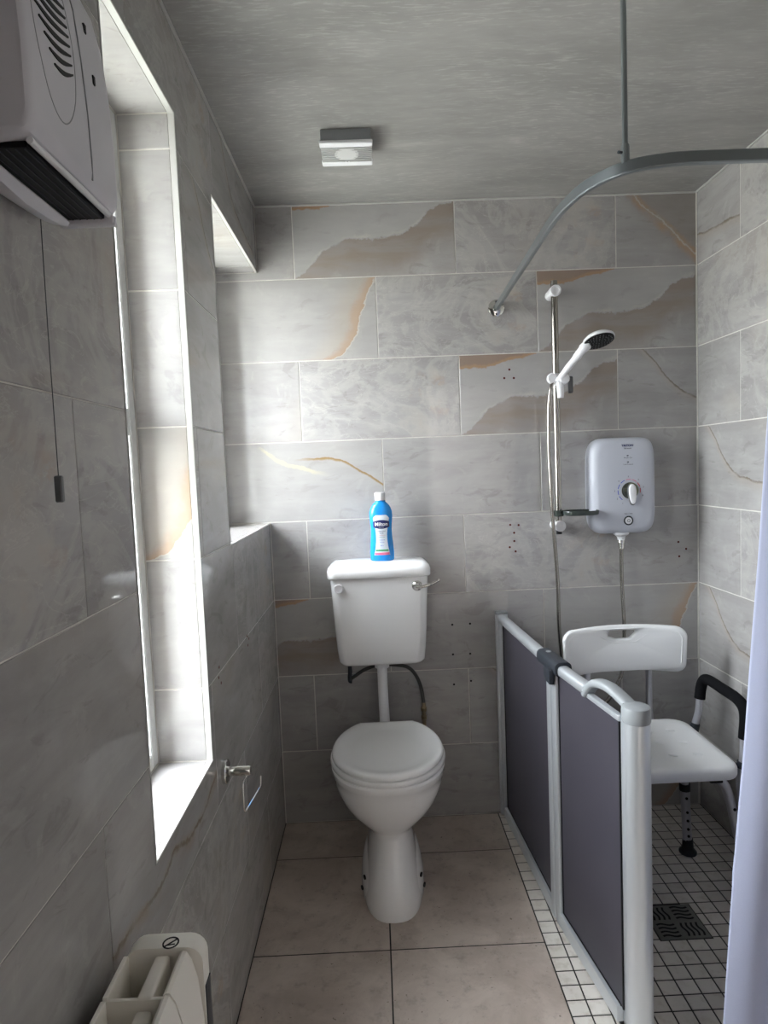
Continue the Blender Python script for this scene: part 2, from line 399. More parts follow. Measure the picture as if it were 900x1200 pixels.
# ------------------------------------------------------------------ tiled surfaces
def structure(name, bm, m, parent=None):
    return obj(name, bm, m, parent, smooth=False, kind='structure')
CACHE = {}
def tile_obj(parent, M, ox, oy, rect, openings, m, gap, ch=.0007, depth=.006, name='tile'):
    """one tile; rect and openings in plane coords; origin (ox,oy) = lower-left corner of the whole uncut tile"""
    x0, y0, x1, y1 = rect; g = gap/2; x0 += g; y0 += g; x1 -= g; y1 -= g
    if x1-x0 < .006 or y1-y0 < .006: return
    ops = [(a-g, b-g, c+g, d+g) for a, b, c, d in openings if a-g < x1 and c+g > x0 and b-g < y1 and d+g > y0]
    xs = sorted({x0, x1} | {q for a, b, c, d in ops for q in (a, c) if x0 < q < x1}); ys = sorted({y0, y1} | {q for a, b, c, d in ops for q in (b, d) if y0 < q < y1})
    cells = {(i, j) for i in range(len(xs)-1) for j in range(len(ys)-1)
             if not any(a < (xs[i]+xs[i+1])/2 < c and b < (ys[j]+ys[j+1])/2 < d for a, b, c, d in ops)}
    while cells:
        comp = {cells.pop()}; st = list(comp)
        while st:
            i, j = st.pop()
            for q in ((i+1, j), (i-1, j), (i, j+1), (i, j-1)):
                if q in cells: cells.remove(q); comp.add(q); st.append(q)
        key = (m.name, depth, tuple(sorted((round(xs[i]-ox, 4), round(ys[j]-oy, 4), round(xs[i+1]-ox, 4), round(ys[j+1]-oy, 4)) for i, j in comp)))
        if key not in CACHE:
            bx0 = min(xs[i] for i, j in comp); bx1 = max(xs[i+1] for i, j in comp); by0 = min(ys[j] for i, j in comp); by1 = max(ys[j+1] for i, j in comp)
            if bx1-bx0 < .004 or by1-by0 < .004: continue
            bm = bmesh.new(); V = {}
            def vv(i, j):
                if (i, j) not in V: V[i, j] = bm.verts.new((xs[i]-ox, ys[j]-oy, -depth))
                return V[i, j]
            for i, j in comp: bm.faces.new((vv(i, j), vv(i+1, j), vv(i+1, j+1), vv(i, j+1)))
            if len(comp) > 1: bmesh.ops.dissolve_faces(bm, faces=bm.faces[:], use_verts=False)
            f0 = bm.faces[:]
            r = bmesh.ops.extrude_face_region(bm, geom=f0, use_keep_orig=False)
            nv = [q for q in r['geom'] if isinstance(q, bmesh.types.BMVert)]; nf = [q for q in r['geom'] if isinstance(q, bmesh.types.BMFace)]
            bmesh.ops.translate(bm, verts=nv, vec=(0, 0, depth-ch))
            bmesh.ops.inset_region(bm, faces=nf, thickness=ch, depth=0, use_even_offset=True)
            bmesh.ops.translate(bm, verts=list({v for f in nf for v in f.verts}), vec=(0, 0, ch))
            me = bpy.data.meshes.new(name); bm.to_mesh(me); bm.free(); me.materials.append(m); CACHE[key] = me
        o = bpy.data.objects.new(name, CACHE[key]); COL.objects.link(o); o.parent = parent
        o.matrix_local = Matrix.Translation(-wloc(parent)) @ M @ Matrix.Translation((ox, oy, 0))
def lay(parent, M, U0, U1, V0, V1, a, tw, vb, th, design, openings=(), gap=.0040, half=True):
    k = math.floor((V0-vb)/th)
    while vb+k*th < V1-1e-4:
        v0 = vb+k*th; off = a+(tw/2 if (half and k % 2) else 0)
        c = math.floor((U0-off)/tw)
        while off+c*tw < U1-1e-4:
            u0_ = off+c*tw
            tile_obj(parent, M, u0_, v0, (max(u0_, U0), max(v0, V0), min(u0_+tw, U1), min(v0+th, V1)), openings, TM[design(k, c)] if not isinstance(design, bpy.types.Material) else design, gap)
            c += 1
        k += 1
YB = -2.75                                  # rear wall
VB = .2882                                  # height of the lowest full joint
G = .0013
# back wall. rows counted from the floor: k=-1 is the lowest (cut) row, 6 the top one
BD = {(6, -1): 'plain', (6, 0): 'cloud_band', (6, 1): 'swirl', (6, 2): 'diagonal_vein',
      (5, -1): 'orange_vein', (5, 0): 'swirl', (5, 1): 'cloud_band',
      (4, -1): 'plain', (4, 0): 'swirl', (4, 1): 'cloud_band', (4, 2): 'dark_vein',
      (3, -1): 'yellow_vein', (3, 0): 'plain', (3, 1): 'plain',
      (2, -1): 'plain', (2, 0): 'plain', (2, 1): 'swirl', (2, 2): 'plain',
      (1, -1): 'cloud_band', (1, 0): 'plain', (1, 1): 'orange_vein',
      (0, -1): 'plain', (0, 0): 'plain', (0, 1): 'dark_vein', (0, 2): 'plain',
      (-1, -1): 'plain', (-1, 0): 'plain', (-1, 1): 'orange_vein'}
wb = structure('wall_back', BX((-.30, G, -.05), (W+.2, .15, H+.1)), GR)
MB_ = FR((0, 0, 0), (1, 0, 0), (0, 0, 1), (0, -1, 0))
# odd k rows are offset by half a tile in the photo's rows 2,4,6: k=5,3,1
lay(wb, MB_, -WIN2[4]-.03, W, 0, H, .1381, .6, VB, .3, lambda k, c: BD.get((k, c), 'plain'),
    openings=[(-.5, -.1, 0.0, WIN2[2]), (-.5, WIN2[3], 0.0, 3)])
# left wall
def wl_design(k, c):
    return {(1, -2): 'low_vein', (1, -1): 'plain', (3, -2): 'swirl', (5, -1): 'dark_vein', (6, 0): 'dark_vein'}.get((k, c), ['plain', 'swirl', 'plain', 'swirl', 'plain'][(k*3+c*2) % 5])
bm = bmesh.new(); X0 = -.2
def holes_slab(bm, xa, xb):
    a1, b1, c1, d1, _ = WIN1; a2, b2, c2, d2, _ = WIN2
    zb, zt = -.05, H+.1
    a1 -= G; b1 += G; c1 -= G; d1 += G; a2 -= G; c2 -= G; d2 += G
    box(bm, (xa, YB-.1, zb), (xb, a1, zt)); box(bm, (xa, b1, zb), (xb, a2, zt))
    box(bm, (xa, a1, zb), (xb, b1, c1)); box(bm, (xa, a1, d1), (xb, b1, zt))
    box(bm, (xa, a2, zb), (xb, G, c2)); box(bm, (xa, a2, d2), (xb, G, zt))
holes_slab(bm, X0, -G)
wl = structure('wall_left', bm, GR)
# unseen outer leaf, added to cut side light; second opening narrowed at the corner
bm = bmesh.new(); holes_slab(bm, -.47, X0-.0005); box(bm, (-.47, -.10, WIN2[2]), (X0-.0005, 0, WIN2[3]))
structure('wall_added_baffle', bm, simple('added_baffle_render', (.22, .20, .18), .9))
ML = FR((0, 0, 0), (0, 1, 0), (0, 0, 1), (1, 0, 0))
lay(wl, ML, YB, 0, 0, H, -.645, .6, VB, .3, wl_design,
    openings=[(WIN1[0]-.001, WIN1[2]-.001, WIN1[1]+.001, WIN1[3]+.001), (WIN2[0]-.001, WIN2[2]-.001, .1, WIN2[3]+.001)], gap=.0024)
# window reveals (tiled), children of the left wall
def reveals(wn, tw_, far=True):
    a, b, c, d, dep = wn; xa = -dep; xb = -tw_
    if far:
        M = FR((0, b, 0), (1, 0, 0), (0, 0, 1), (0, -1, 0))
        lay(wl, M, xa, xb, c, d, -.535, .6, VB, .3, lambda k, cc: {3: 'orange_vein', 4: 'plain', 1: 'plain'}.get(k, 'plain'), half=False)
    M = FR((0, a, 0), (-1, 0, 0), (0, 0, 1), (0, 1, 0)); lay(wl, M, -xb, -xa, c, d, 0, .6, VB, .3, lambda k, cc: 'plain', half=False)
    M = FR((0, 0, c), (1, 0, 0), (0, 1, 0), (0, 0, 1)); lay(wl, M, xa, xb, a, b, -.3, .6, a, .6, lambda k, cc: 'plain', half=False)
    M = FR((0, 0, d), (1, 0, 0), (0, -1, 0), (0, 0, -1)); lay(wl, M, xa, xb, -b, -a, -.3, .6, -b-(.525 if not far else 0), .6, lambda k, cc: 'plain', half=False)
reveals(WIN1, .012); reveals(WIN2, .007, False)
def trims(wn, t, far, nm):
    a, b, c, d, dep = wn; bm = bmesh.new(); p = .0022
    if far: box(bm, (-t, b-p, c), (.0012, b+.0015, d), .0006, 1)
    box(bm, (-t, a-.0015, c), (.0012, a+p, d), .0006, 1)
    box(bm, (-t, a, c-.0015), (.0012, b, c+p), .0006, 1)
    box(bm, (-t, a, d-p), (.0012, b, d+.0015), .0006, 1)
    structure(nm, bm, TRIM)
trims(WIN1, .012, True, 'trim_1'); trims(WIN2, .007, False, 'trim_2')
def window(wn, nm, transom):
    a, b, c, d, dep = wn; xa, xb = -dep-.04, -dep
    root = structure(nm, BX((xa-.004, a, c-.004), (xa+.02, a+.004, c)), PVC)   # cill nosing piece that anchors the window
    bm = bmesh.new(); f = .036; h = f if wn is WIN1 else .115      # corner stile widened to keep window light off the back wall
    box(bm, (xa, a, c), (xb, a+f, d), .003, 1); box(bm, (xa, b-h, c), (xb, b, d), .003, 1)
    box(bm, (xa, a+f, c), (xb, b-h, c+f), .003, 1); box(bm, (xa, a+f, d-f), (xb, b-h, d), .003, 1)
    obj('frame', bm, PVC, root, smooth=False)
    obj('transom', BX((xa, a+f, transom-.03), (xb, b-h, transom+.03), .003, 1), PVC, root, smooth=False)
    for z0, z1 in ((c+f, transom-.03), (transom+.03, d-f)):
        obj('pane', BX((xa+.016, a+f, z0), (xa+.021, b-h, z1)), GLS, root, smooth=False)
    return root
window(WIN1, 'window_1', 1.50); window(WIN2, 'window_2', 1.50)
# right and rear walls
wr = structure('wall_right', BX((W+G, YB-.1, -.05), (W+.15, G, H+.1)), GR)
MR = FR((W, 0, 0), (0, -1, 0), (0, 0, 1), (-1, 0, 0))
lay(wr, MR, 0, -YB, 0, H, -.32, .6, VB, .3, lambda k, c: {(6, 0): 'dark_vein', (1, 0): 'dark_vein', (3, 0): 'dark_vein'}.get((k, c), ['plain', 'swirl'][(k+c) % 2]))
DX0, DX1, DZ = .80, 1.58, 2.02
bm = bmesh.new(); box(bm, (-.2, YB-.12, -.05), (DX0-G, YB-G, H+.1)); box(bm, (DX1+G, YB-.12, -.05), (W+.15, YB-G, H+.1)); box(bm, (DX0-G, YB-.12, DZ+G), (DX1+G, YB-G, H+.1))
wq = structure('wall_rear', bm, GR)
MQ = FR((W, YB, 0), (-1, 0, 0), (0, 0, 1), (0, 1, 0))
lay(wq, MQ, 0, W, 0, H, -.2, .6, VB, .3, lambda k, c: ['plain', 'swirl'][(k+c) % 2], openings=[(W-DX1, -.1, W-DX0, DZ)])
bm = bmesh.new()
for p, q in (((DX0, .002), (DX0+.03, DZ)), ((DX1-.03, .002), (DX1, DZ)), ((DX0+.03, DZ-.03), (DX1-.03, DZ))): box(bm, (p[0], YB-.118, p[1]), (q[0], YB+.012, q[1]), .003, 1)
structure('trim_8', bm, DOORM)
# unseen door, set open to let the added fill light in
dr = structure('door_1', BX((DX0+.03, YB-.86, .006), (DX0+.07, YB-.122, DZ-.035), .002, 1), DOORM)
obj('handle', TB(cat_rom([(DX0+.07, YB-.80, 1.0), (DX0+.11, YB-.80, 1.0), (DX0+.115, YB-.77, 1.0), (DX0+.115, YB-.69, 1.0)]), .009), CHR, dr)
HW = simple('added_hall_paint', (.74, .73, .71), .7)
HY = YB-1.35  # unseen hallway, added to bounce the fill lamp into the room
for nm, a, b in (('wall_added_hall_back', (-.2, HY-.1, -.05), (W+.35, HY, H+.1)), ('wall_added_hall_left', (-.2, HY, -.05), (-.1, YB-.12, H+.1)), ('wall_added_hall_right', (W+.25, HY, -.05), (W+.35, YB-.12, H+.1)),
                 ('wall_added_hall_front', (W+.15, YB-.12, -.05), (W+.35, YB-.02, H+.1)), ('ceiling_added_hall', (-.2, HY-.1, H), (W+.35, YB-.12, H+.12)), ('floor_added_hall', (-.2, HY-.1, -.08), (W+.35, YB-.12, 0))):
    structure(nm, BX(a, b), HW)
# ceiling
ce = structure('ceiling', BX((-.25, YB-.119, H), (W+.15, .15, H+.12)), CEI)
TW = .006
structure('trim_3', BX((0, -TW, H-TW), (W, .0, H), .001, 1), TRIM)
structure('trim_4', BX((.0, YB, H-TW), (TW, -TW, H), .001, 1), TRIM)
structure('trim_5', BX((W-TW, YB, H-TW), (W, -TW, H), .001, 1), TRIM)
structure('trim_6', BX((W-.004, -.004, .0), (W, -.0, H-TW), .001, 1), GR)
structure('trim_7', BX((.0, -.003, .0), (.003, -.0, WIN2[2]), .001, 1), GR)
# floor
fl = structure('floor', BX((-.2, YB-.12, -.08), (W+.15, .15, -.0012)), DG)
MF = Matrix.Identity(4)
XM = .838
for i, (x0, x1) in enumerate(((-.0, .394), (.394, XM))):
    ys = [-.236-.449*k for k in range(7)]; ys = [0]+[y for y in ys if y > YB]+[YB]
    for j in range(len(ys)-1):
        tile_obj(fl, MF, x0-(.054 if i == 0 else 0), ys[j+1], (x0, ys[j+1], x1, ys[j]), (), FLT, .0042)
# mosaic: 300 largest in view are single tiles, the rest one part
DRN = (1.166, -.702, 1.316, -.560)
px_, py_ = .0502, .0474
def proj(p):
    d = Vector(p)-CAM; t = d.dot(fwd); return (450+FPX*d.dot(cr)/t, 600-FPX*d.dot(cu)/t)
mosaic = []
for i in range(17):
    for j in range(64):
        x0 = XM+i*px_; y1 = -.033-(j-1)*py_; y0 = y1-py_; x1 = min(x0+px_, W); y1 = min(y1, 0)
        if y0 < YB: continue
        if x1-x0 < .012 or y1-y0 < .006: continue
        X, Y = proj(((x0+x1)/2, (y0+y1)/2, 0)); vis = 0
        if Y < 1215 and ((X < 735 and X < 588+(Y-945)*.53) or 757 < X < 885-(Y-1000)*.15+8): vis = 1
        mosaic.append((-vis, -y0 if vis else Y and -y0, x0, y0, x1, y1, i, j))
mosaic.sort(key=lambda t: (t[0], t[3]))
rest = bmesh.new(); cnt = 0
for t in mosaic:
    _, _, x0, y0, x1, y1, i, j = t
    if t[0] and cnt < 296:
        n0 = len(COL.objects); tile_obj(fl, MF, XM+i*px_, y0, (x0, y0, x1, y1), [DRN], MOS, .0042, ch=.0006, depth=.005, name='mosaic_tile'); cnt += len(COL.objects)-n0
    else:
        if x0 < DRN[2] and x1 > DRN[0] and y0 < DRN[3] and y1 > DRN[1]:
            x0c = x0
            if x0 < DRN[0]: x1 = DRN[0]
            elif x1 > DRN[2]: x0 = DRN[2]
            else: continue
            if x1-x0 < .01: continue
        box(rest, (x0+.0021, y0+.0021, -.005), (x1-.0021, y1-.0021, 0))
obj('mosaic_tile', rest, MOS, fl, smooth=False, kind='stuff')
# drilled holes with wall plugs left in the tiles
for (x, z, c) in ((.928, 1.728, 1), (.908, 1.697, 1), (.944, 1.696, 1), (.916, 1.141, 1), (.948, 1.139, 1), (.930, 1.110, 1), (.930, 1.078, 1), (.912, 1.055, 1), (.934, 1.038, 1),
                  (1.564, 1.048, 1), (1.594, 1.02, 1), (1.567, .992, 1), (.681, .763, 0), (.75, .764, 0), (.68, .646, 0), (.747, .646, 0), (.68, .527, 0), (.747, .538, 0)):
    obj('wall_plug' if c else 'drilled_hole', LT([(.0042, -.004), (.0042, .0002), (.0040, .0004), (0, .0004)], (x, 0, z), '-y', 10), PLUG if c else HOLE, wb)
for (y, z, c) in ((-.868, .903, 1), (-.878, .88, 1), (-.858, .86, 1), (-.52, .86, 1), (-.50, .875, 1), (-.525, .89, 1)):
    obj('wall_plug', LT([(.0042, -.004), (.0042, .0002), (.0040, .0004), (0, .0004)], (0, y, z), 'x', 10), PLUG, wl)

# ------------------------------------------------------------------ toilet pan with seat
TX = .410
t = thing('toilet', 'white ceramic toilet pan with closed lid standing on the floor tiles', 'toilet', (TX, -.38, 0))
def pan_ring(z, hw, yf, yb, e=2.3, flat=None, n=40):
    cy = (yf+yb)/2 if flat is None else yf+(flat-yf)*.5
    hy = cy-yf; out = []
    for k in range(n):
        a = 2*PI*k/n; ct, st = math.cos(a), math.sin(a)
        x = hw*math.copysign(abs(ct)**(2/e), ct); y = cy+hy*math.copysign(abs(st)**(2/e), st)
        out.append((TX+x, min(y, yb) if flat is not None else y, z))
    return out
bm = bmesh.new()
# lower body: foot, neck, bowl
prof = [(0, .098, -.580, -.13), (.012, .099, -.580, -.13), (.03, .097, -.575, -.13), (.07, .090, -.560, -.13), (.11, .082, -.540, -.13), (.15, .076, -.520, -.125), (.18, .073, -.506, -.12),
        (.205, .074, -.498, -.12), (.222, .082, -.498, -.118), (.235, .098, -.505, -.112), (.255, .122, -.520, -.105), (.28, .144, -.536, -.1), (.31, .162, -.552, -.1), (.34, .174, -.562, -.1), (.37, .182, -.569, -.1),
        (.392, .185, -.572, -.1), (.396, .188, -.575, -.1), (.412, .189, -.576, -.1), (.418, .184, -.572, -.104)]
ring_loft(bm, [pan_ring(z, hw, yf, yb, 2.35 if z > .2 else 2.6) for z, hw, yf, yb in prof])
obj('bowl', bm, CER, t)
# side flanges of the foot with the screw holes
for s in (-1, 1):
    bm = bmesh.new(); rings = []
    for z, w_, yf in ((0, .104, -.53), (.02, .105, -.53), (.05, .103, -.525), (.08, .097, -.51), (.105, .088, -.49), (.12, .076, -.47)):
        rings.append([(TX+s*w_*math.cos(a)**.5 if math.cos(a) > 0 else TX, (yf-.2)/2+(-.2-yf)/2*math.sin(a), z) for a in [PI*(-.5+k/16) for k in range(17)]])
    ring_loft(bm, rings); obj('foot_flange', bm, CER, t)
    for y, z in ((-.487, .055), (-.478, .083)):
        obj('screw_hole', LT([(.0075, 0), (.0075, .003), (.006, .0032)], (TX+s*(.0975 if z < .07 else .089), y, z), 'x' if s > 0 else '-x', 14, M=Matrix.Rotation(s*R(-28), 3, 'Z').to_4x4()), BLP, t)
obj('waste_outlet', TB([(TX, -.14, .19), (TX, -.07, .19), (TX, -.004, .19)], .05, seg=24), WPL, t)
def seat_out(sc, z, n=56):
    out = []
    for k in range(n):
        a = 2*PI*k/n; x = .190*math.cos(a)*sc; y = -.362+(.215 if math.sin(a) < 0 else .262)*math.sin(a)*sc
        out.append((TX+x, min(y, -.142-(1-sc)*.2), z))
    return out
bm = bmesh.new(); ring_loft(bm, [seat_out(.975, .4185), seat_out(.998, .4205), seat_out(1.006, .426), seat_out(1.004, .432), seat_out(.992, .4355), seat_out(.97, .436)])
obj('seat', bm, CER, t)
bm = bmesh.new(); ring_loft(bm, [seat_out(.935, .4362), seat_out(.965, .438), seat_out(.975, .443), seat_out(.970, .449), seat_out(.952, .4530), seat_out(.92, .4545), seat_out(.86, .4535), seat_out(.78, .4495), seat_out(.70, .4465), seat_out(.62, .4455), seat_out(.4, .445), seat_out(.15, .445)])
obj('lid', bm, CER, t)
# ------------------------------------------------------------------ cistern
CX = .405
t = thing('cistern', 'white ceramic cistern mounted on the wall above the toilet pan', 'cistern', (CX, -.09, .655))
def cring(z, hw, yf, yb=-.002, r=.03, bow=.012):
    o = rrect(-hw, yf, hw, yb, r, 5); out = []
    for x, y in o:
        if y < (yf+yb)/2: y -= bow*(1-(x/hw)**2)
        out.append((CX+x, y, z))
    return out
bm = bmesh.new()
ring_loft(bm, [cring(.658, .143, -.125, r=.03), cring(.662, .150, -.136), cring(.675, .158, -.145), cring(.72, .163, -.148), cring(.80, .168, -.152), cring(.90, .173, -.156), cring(.990, .178, -.160)])
obj('tank', bm, CER, t)
bm = bmesh.new()
ring_loft(bm, [cring(.984, .178, -.160), cring(.986, .185, -.168), cring(.99, .187, -.171), cring(1.012, .187, -.171), cring(1.024, .183, -.166), cring(1.032, .174, -.155), cring(1.037, .160, -.13), cring(1.039, .12, -.10, -.02)])
obj('tank_lid', bm, CER, t)
obj('blanking_cap', LT([(.0175, 0), (.0175, .005), (.015, .009), (.013, .009), (.011, .007), (.0, .007)], (.259, -.164, .953), '-y'), WPL, t)
bm = bmesh.new(); lathe(bm, [(.0185, 0), (.0185, .005), (.014, .010), (.009, .016), (.007, .02), (0, .021)], (.540, -.164, .953), '-y')
obj('lever_rose', bm, CHR, t)
obj('flush_lever', TB(cat_rom([(.537, -.183, .952), (.560, -.188, .954), (.59, -.186, .960), (.613, -.182, .970), (.62, -.182, .974)]), [.0068]*8+[.006]*8+[.005]*8+[.0045]*8+[.006]), CHR, t)
# flush pipe
t = thing('flush_pipe', 'white plastic flush pipe between the cistern and the pan', 'pipe', (.403, -.08, .38))
obj('pipe', TB([(.403, -.08, .655), (.403, -.08, .55), (.405, -.08, .42), (.408, -.085, .40), (.41, -.105, .385)], [.0185, .0185, .0195, .0195, .0195], seg=20), WPL, t)
obj('nut', LT([(.02, 0), (.027, .003), (.027, .012), (.030, .014), (.030, .024), (.022, .026)], (.403, -.08, .632)), WPL, t)
# supply hose
t = thing('water_supply_hose', 'black braided water hose looping under the cistern', 'hose', (.553, -.05, .40))
bm = bmesh.new(); tube(bm, cat_rom([(.281, -.075, .590), (.300, -.073, .602), (.34, -.06, .622), (.40, -.045, .632), (.47, -.05, .628), (.505, -.055, .618), (.53, -.055, .588), (.548, -.05, .54), (.555, -.05, .49), (.556, -.05, .47)]), .0066)
obj('hose', bm, BLH, t)
obj('elbow', TB(cat_rom([(.283, -.075, .657), (.282, -.075, .62), (.280, -.075, .60), (.281, -.075, .585), (.289, -.075, .583)]), .008), DGR, t)
bm = bmesh.new(); lathe(bm, [(.008, 0), (.008, .018), (.011, .02), (.011, .034), (.008, .036), (.0075, .05), (.0115, .052), (.0115, .066), (.008, .07), (.0075, .085)], (.556, -.05, .395), seg=8)
obj('brass_valve', bm, BRS, t); obj('copper_pipe', TB([(.556, -.05, .395), (.556, -.048, .33), (.556, -.03, .30), (.556, -.002, .30)], .0075), BRS, t)

# ------------------------------------------------------------------ bottle on the cistern
bx, by, bz = .421, -.085, 1.0392
t = thing('bottle', 'blue plastic bottle of sterilising fluid with a white cap on the cistern lid', 'bottle', (bx, by, bz))
bp = [(0, .040, .026), (.004, .0435, .0285), (.03, .0445, .029), (.06, .0425, .028), (.09, .0395, .027), (.115, .0385, .0265), (.14, .0405, .027), (.165, .0425, .028), (.18, .0415, .0275), (.195, .0365, .026), (.206, .029, .023), (.213, .0215, .0195), (.217, .018, .018), (.222, .018, .018)]
def bsec(z):
    z = max(0, min(z, .222))
    for i in range(len(bp)-1):
        if bp[i+1][0] >= z:
            f = (z-bp[i][0])/(bp[i+1][0]-bp[i][0]); return tuple(bp[i][k]*(1-f)+bp[i+1][k]*f for k in (1, 2))
bm = bmesh.new(); zs = sorted({q[0] for q in bp} | {i*.0075 for i in range(30)})
ring_loft(bm, [[(bx+x, by+y, bz+z) for x, y in sup(*bsec(z), 40, 2.35)] for z in zs if z <= .222])
obj('body', bm, BTL, t)
bm = bmesh.new(); lathe(bm, [(.0195, 0), (.0195, .026), (.018, .0285), (0, .0285)], (bx, by, bz+.221), seg=30); obj('cap', bm, WPL, t)
def onto(bm, lift):
    for v in bm.verts:
        x, z = v.co.x-bx, v.co.z-bz; a, b = bsec(z); q = min(abs(x)/a, .98)
        v.co.y = by-b*(1-q**2.35)**(1/2.35)-lift+(v.co.y if abs(v.co.y) < .0009 else 0)
    return bm
def patch(pts_fn, z0, z1, lift, nx=12, nz=24):
    bm = bmesh.new(); rows = []
    for j in range(nz+1):
        z = z0+(z1-z0)*j/nz; hw = pts_fn(j/nz); rows.append([bm.verts.new((bx+hw*(2*i/nx-1), 0, bz+z)) for i in range(nx+1)])
    for j in range(nz):
        for i in range(nx): bm.faces.new((rows[j][i], rows[j][i+1], rows[j+1][i+1], rows[j+1][i]))
    onto(bm, lift); r = bmesh.ops.extrude_face_region(bm, geom=bm.faces[:])
    bmesh.ops.translate(bm, verts=[v for v in r['geom'] if isinstance(v, bmesh.types.BMVert)], vec=(0, .0005, 0)); return bm
lb = obj('label', patch(lambda s: (.029-.009*math.sin(PI*min(s/.9, 1)) if s < .9 else .0295*math.sqrt(max(0, 1-((s-.9)/.1)**2*.6))), .022, .168, .0004), LBL, t)
obj('emblem', patch(lambda s: .0295*min(1, .25+2.2*math.sin(PI*s)**.75*.55), .118, .150, .0009, 14, 14), NAVY, lb)
def btext(s, size, z, m, lift, nm, sx=1., dx=0, bold=0.):
    b = text(s, size, FR((bx+dx, 0, bz+z), (1, 0, 0), (0, 0, 1), (0, -1, 0)), .0002, bold, sx); return obj(nm, onto(b, lift), m, lb, smooth=False)
btext('Milton', .0175, .1345, WPL, .0014, 'lettering', 1.05, bold=.0004)
btext('since 1916', .0042, .1235, WPL, .0014, 'lettering')
btext('STERILISING', .0058, .1085, NAVY, .0009, 'lettering'); btext('FLUID', .0058, .1015, NAVY, .0009, 'lettering')
btext('kills 99.9% of germs', .0032, .094, RED, .0009, 'lettering'); btext('for baby bottles', .0036, .088, INK, .0009, 'lettering')
btext('15 minutes', .0050, .077, BLI, .0009, 'lettering'); btext('24 hours', .0050, .069, BLI, .0009, 'lettering'); btext('500 ml', .0046, .056, BLI, .0009, 'lettering')
obj('label_strip', patch(lambda s: .0235, .036, .042, .0009, 10, 2), GRN, lb); obj('label_strip', patch(lambda s: .027, .0225, .031, .0009, 10, 2), PNK, lb)

# ------------------------------------------------------------------ toilet roll holder on the left wall
t = thing('toilet_roll_holder', 'chrome toilet roll holder with a bare wire arm on the left wall', 'roll holder', (0, -.88, .643))
obj('wall_rose', LT([(.029, 0), (.029, .008), (.027, .010), (.018, .010), (0, .010)], (0, -.88, .643), 'x', 32), CHR, t)
obj('post', TB([(.008, -.88, .643), (.064, -.88, .643), (.066, -.88, .643)], [.0115, .0115, .010], seg=24), CHR, t)
obj('wire_arm', TB(cat_rom([(.058, -.88, .632), (.050, -.895, .622), (.048, -.897, .61), (.047, -.895, .575), (.046, -.890, .548), (.048, -.88, .5405), (.055, -.83, .541), (.063, -.775, .543), (.065, -.768, .548), (.066, -.766, .572)], 6), .0022, seg=8), CHR, t)

# ------------------------------------------------------------------ ceiling extractor
t = thing('extractor_fan', 'small square slatted extractor fan on the grey ceiling', 'fan', (.36, -.45, H))
fx0, fx1, fy0, fy1, fz = .283, .437, -.520, -.380, 2.3125
obj('housing', BX((fx0+.004, fy0+.003, fz+.008), (fx1-.004, fy1-.003, H), .003, 2), MGR, t)
for ya, yb_ in ((fy0, fy0+.026), (fy1-.026, fy1)): obj('cover_strip', BX((fx0, ya, fz), (fx1, yb_, fz+.010), .002, 1), WPL, t)
for k in range(8):
    y = fy0+.031+k*.0112; obj('slat', BX((fx0+.002, y, fz+.001), (fx1-.002, y+.0075, fz+.008), .001, 1), SLT, t)
obj('vent_disc', LT([(.036, 0), (.036, .003), (.0, .004)], (.36, (fy0+fy1)/2, fz+.0042), seg=32, M=Matrix.Diagonal((1, 1, -1, 1))), DISC, t)
for xq in (.354, .363): obj('cover_clip', BX((xq, fy1-.029, fz-.001), (xq+.004, fy1-.024, fz+.002)), WPL, t, smooth=False)

# ------------------------------------------------------------------ electric shower
ux, uz = 1.326, 1.276
t = thing('electric_shower', 'white electric shower unit with a round temperature dial on the tiled wall', 'shower unit', (ux, -.04, uz))
def uring(hw, hh, y, e=6.): return [(ux+a, y, uz+b) for a, b in sup(hw, hh, 48, e)]
bm = bmesh.new(); ring_loft(bm, [uring(.112, .165, -.001), uring(.1225, .177, -.012), uring(.1245, .180, -.035), uring(.122, .178, -.058), uring(.114, .172, -.072), uring(.102, .162, -.080), uring(.094, .155, -.0825), uring(.05, .10, -.084), uring(.02, .04, -.0845)])
obj('casing', bm, UPL, t, smooth=50)
uy = -.0842
obj('outlet_boss', LT([(.013, 0), (.015, .012), (.028, .022), (.030, .03)], (1.322, -.052, 1.072)), WPL, t)
dx, dz = 1.345, 1.258
obj('dial', LT([(.031, 0), (.031, .003), (.029, .004), (.024, .0035), (.02, .006), (0, .0065)], (dx, uy, dz), '-y', 36), DIAL, t)
kn = []
for k in range(24):
    a = 2*PI*k/24; s_, c_ = math.sin(a), math.cos(a)
    kn.append((.0125*c_, .024*s_ if s_ > 0 else .050*s_))
M = BACK(dx+.004, uy-.012, dz) @ Matrix.Rotation(R(3), 4, 'Z')
kp = [(math.copysign(abs(x)**.8*abs(.0155)**.2, x), math.copysign(abs(y)**1, y)) for x, y in kn]
obj('dial_lever', plate([kp], .014, .003, M), WPL, t)
obj('lever_surround', plate([[(x*1.22, y*1.07-.001) for x, y in kp]], .008, .002, BACK(dx+.004, uy-.007, dz) @ Matrix.Rotation(R(3), 4, 'Z')), LGR, t)
for k in range(9):
    a0 = R(232-k*31.5); a1 = a0-R(24)
    c = (BLI, BLI, BLI, BLI, PNK, PNK, RED, RED, RED)[k]
    if k == 8: continue
    pts = [(.043*math.cos(a0+(a1-a0)*i/6), .043*math.sin(a0+(a1-a0)*i/6)) for i in range(7)]+[(.0405*math.cos(a1+(a0-a1)*i/6), .0405*math.sin(a1+(a0-a1)*i/6)) for i in range(7)]
    obj('dial_mark', plate([pts], .0006, 0, BACK(dx-.003, uy-.0003, dz)), c, t, smooth=False)
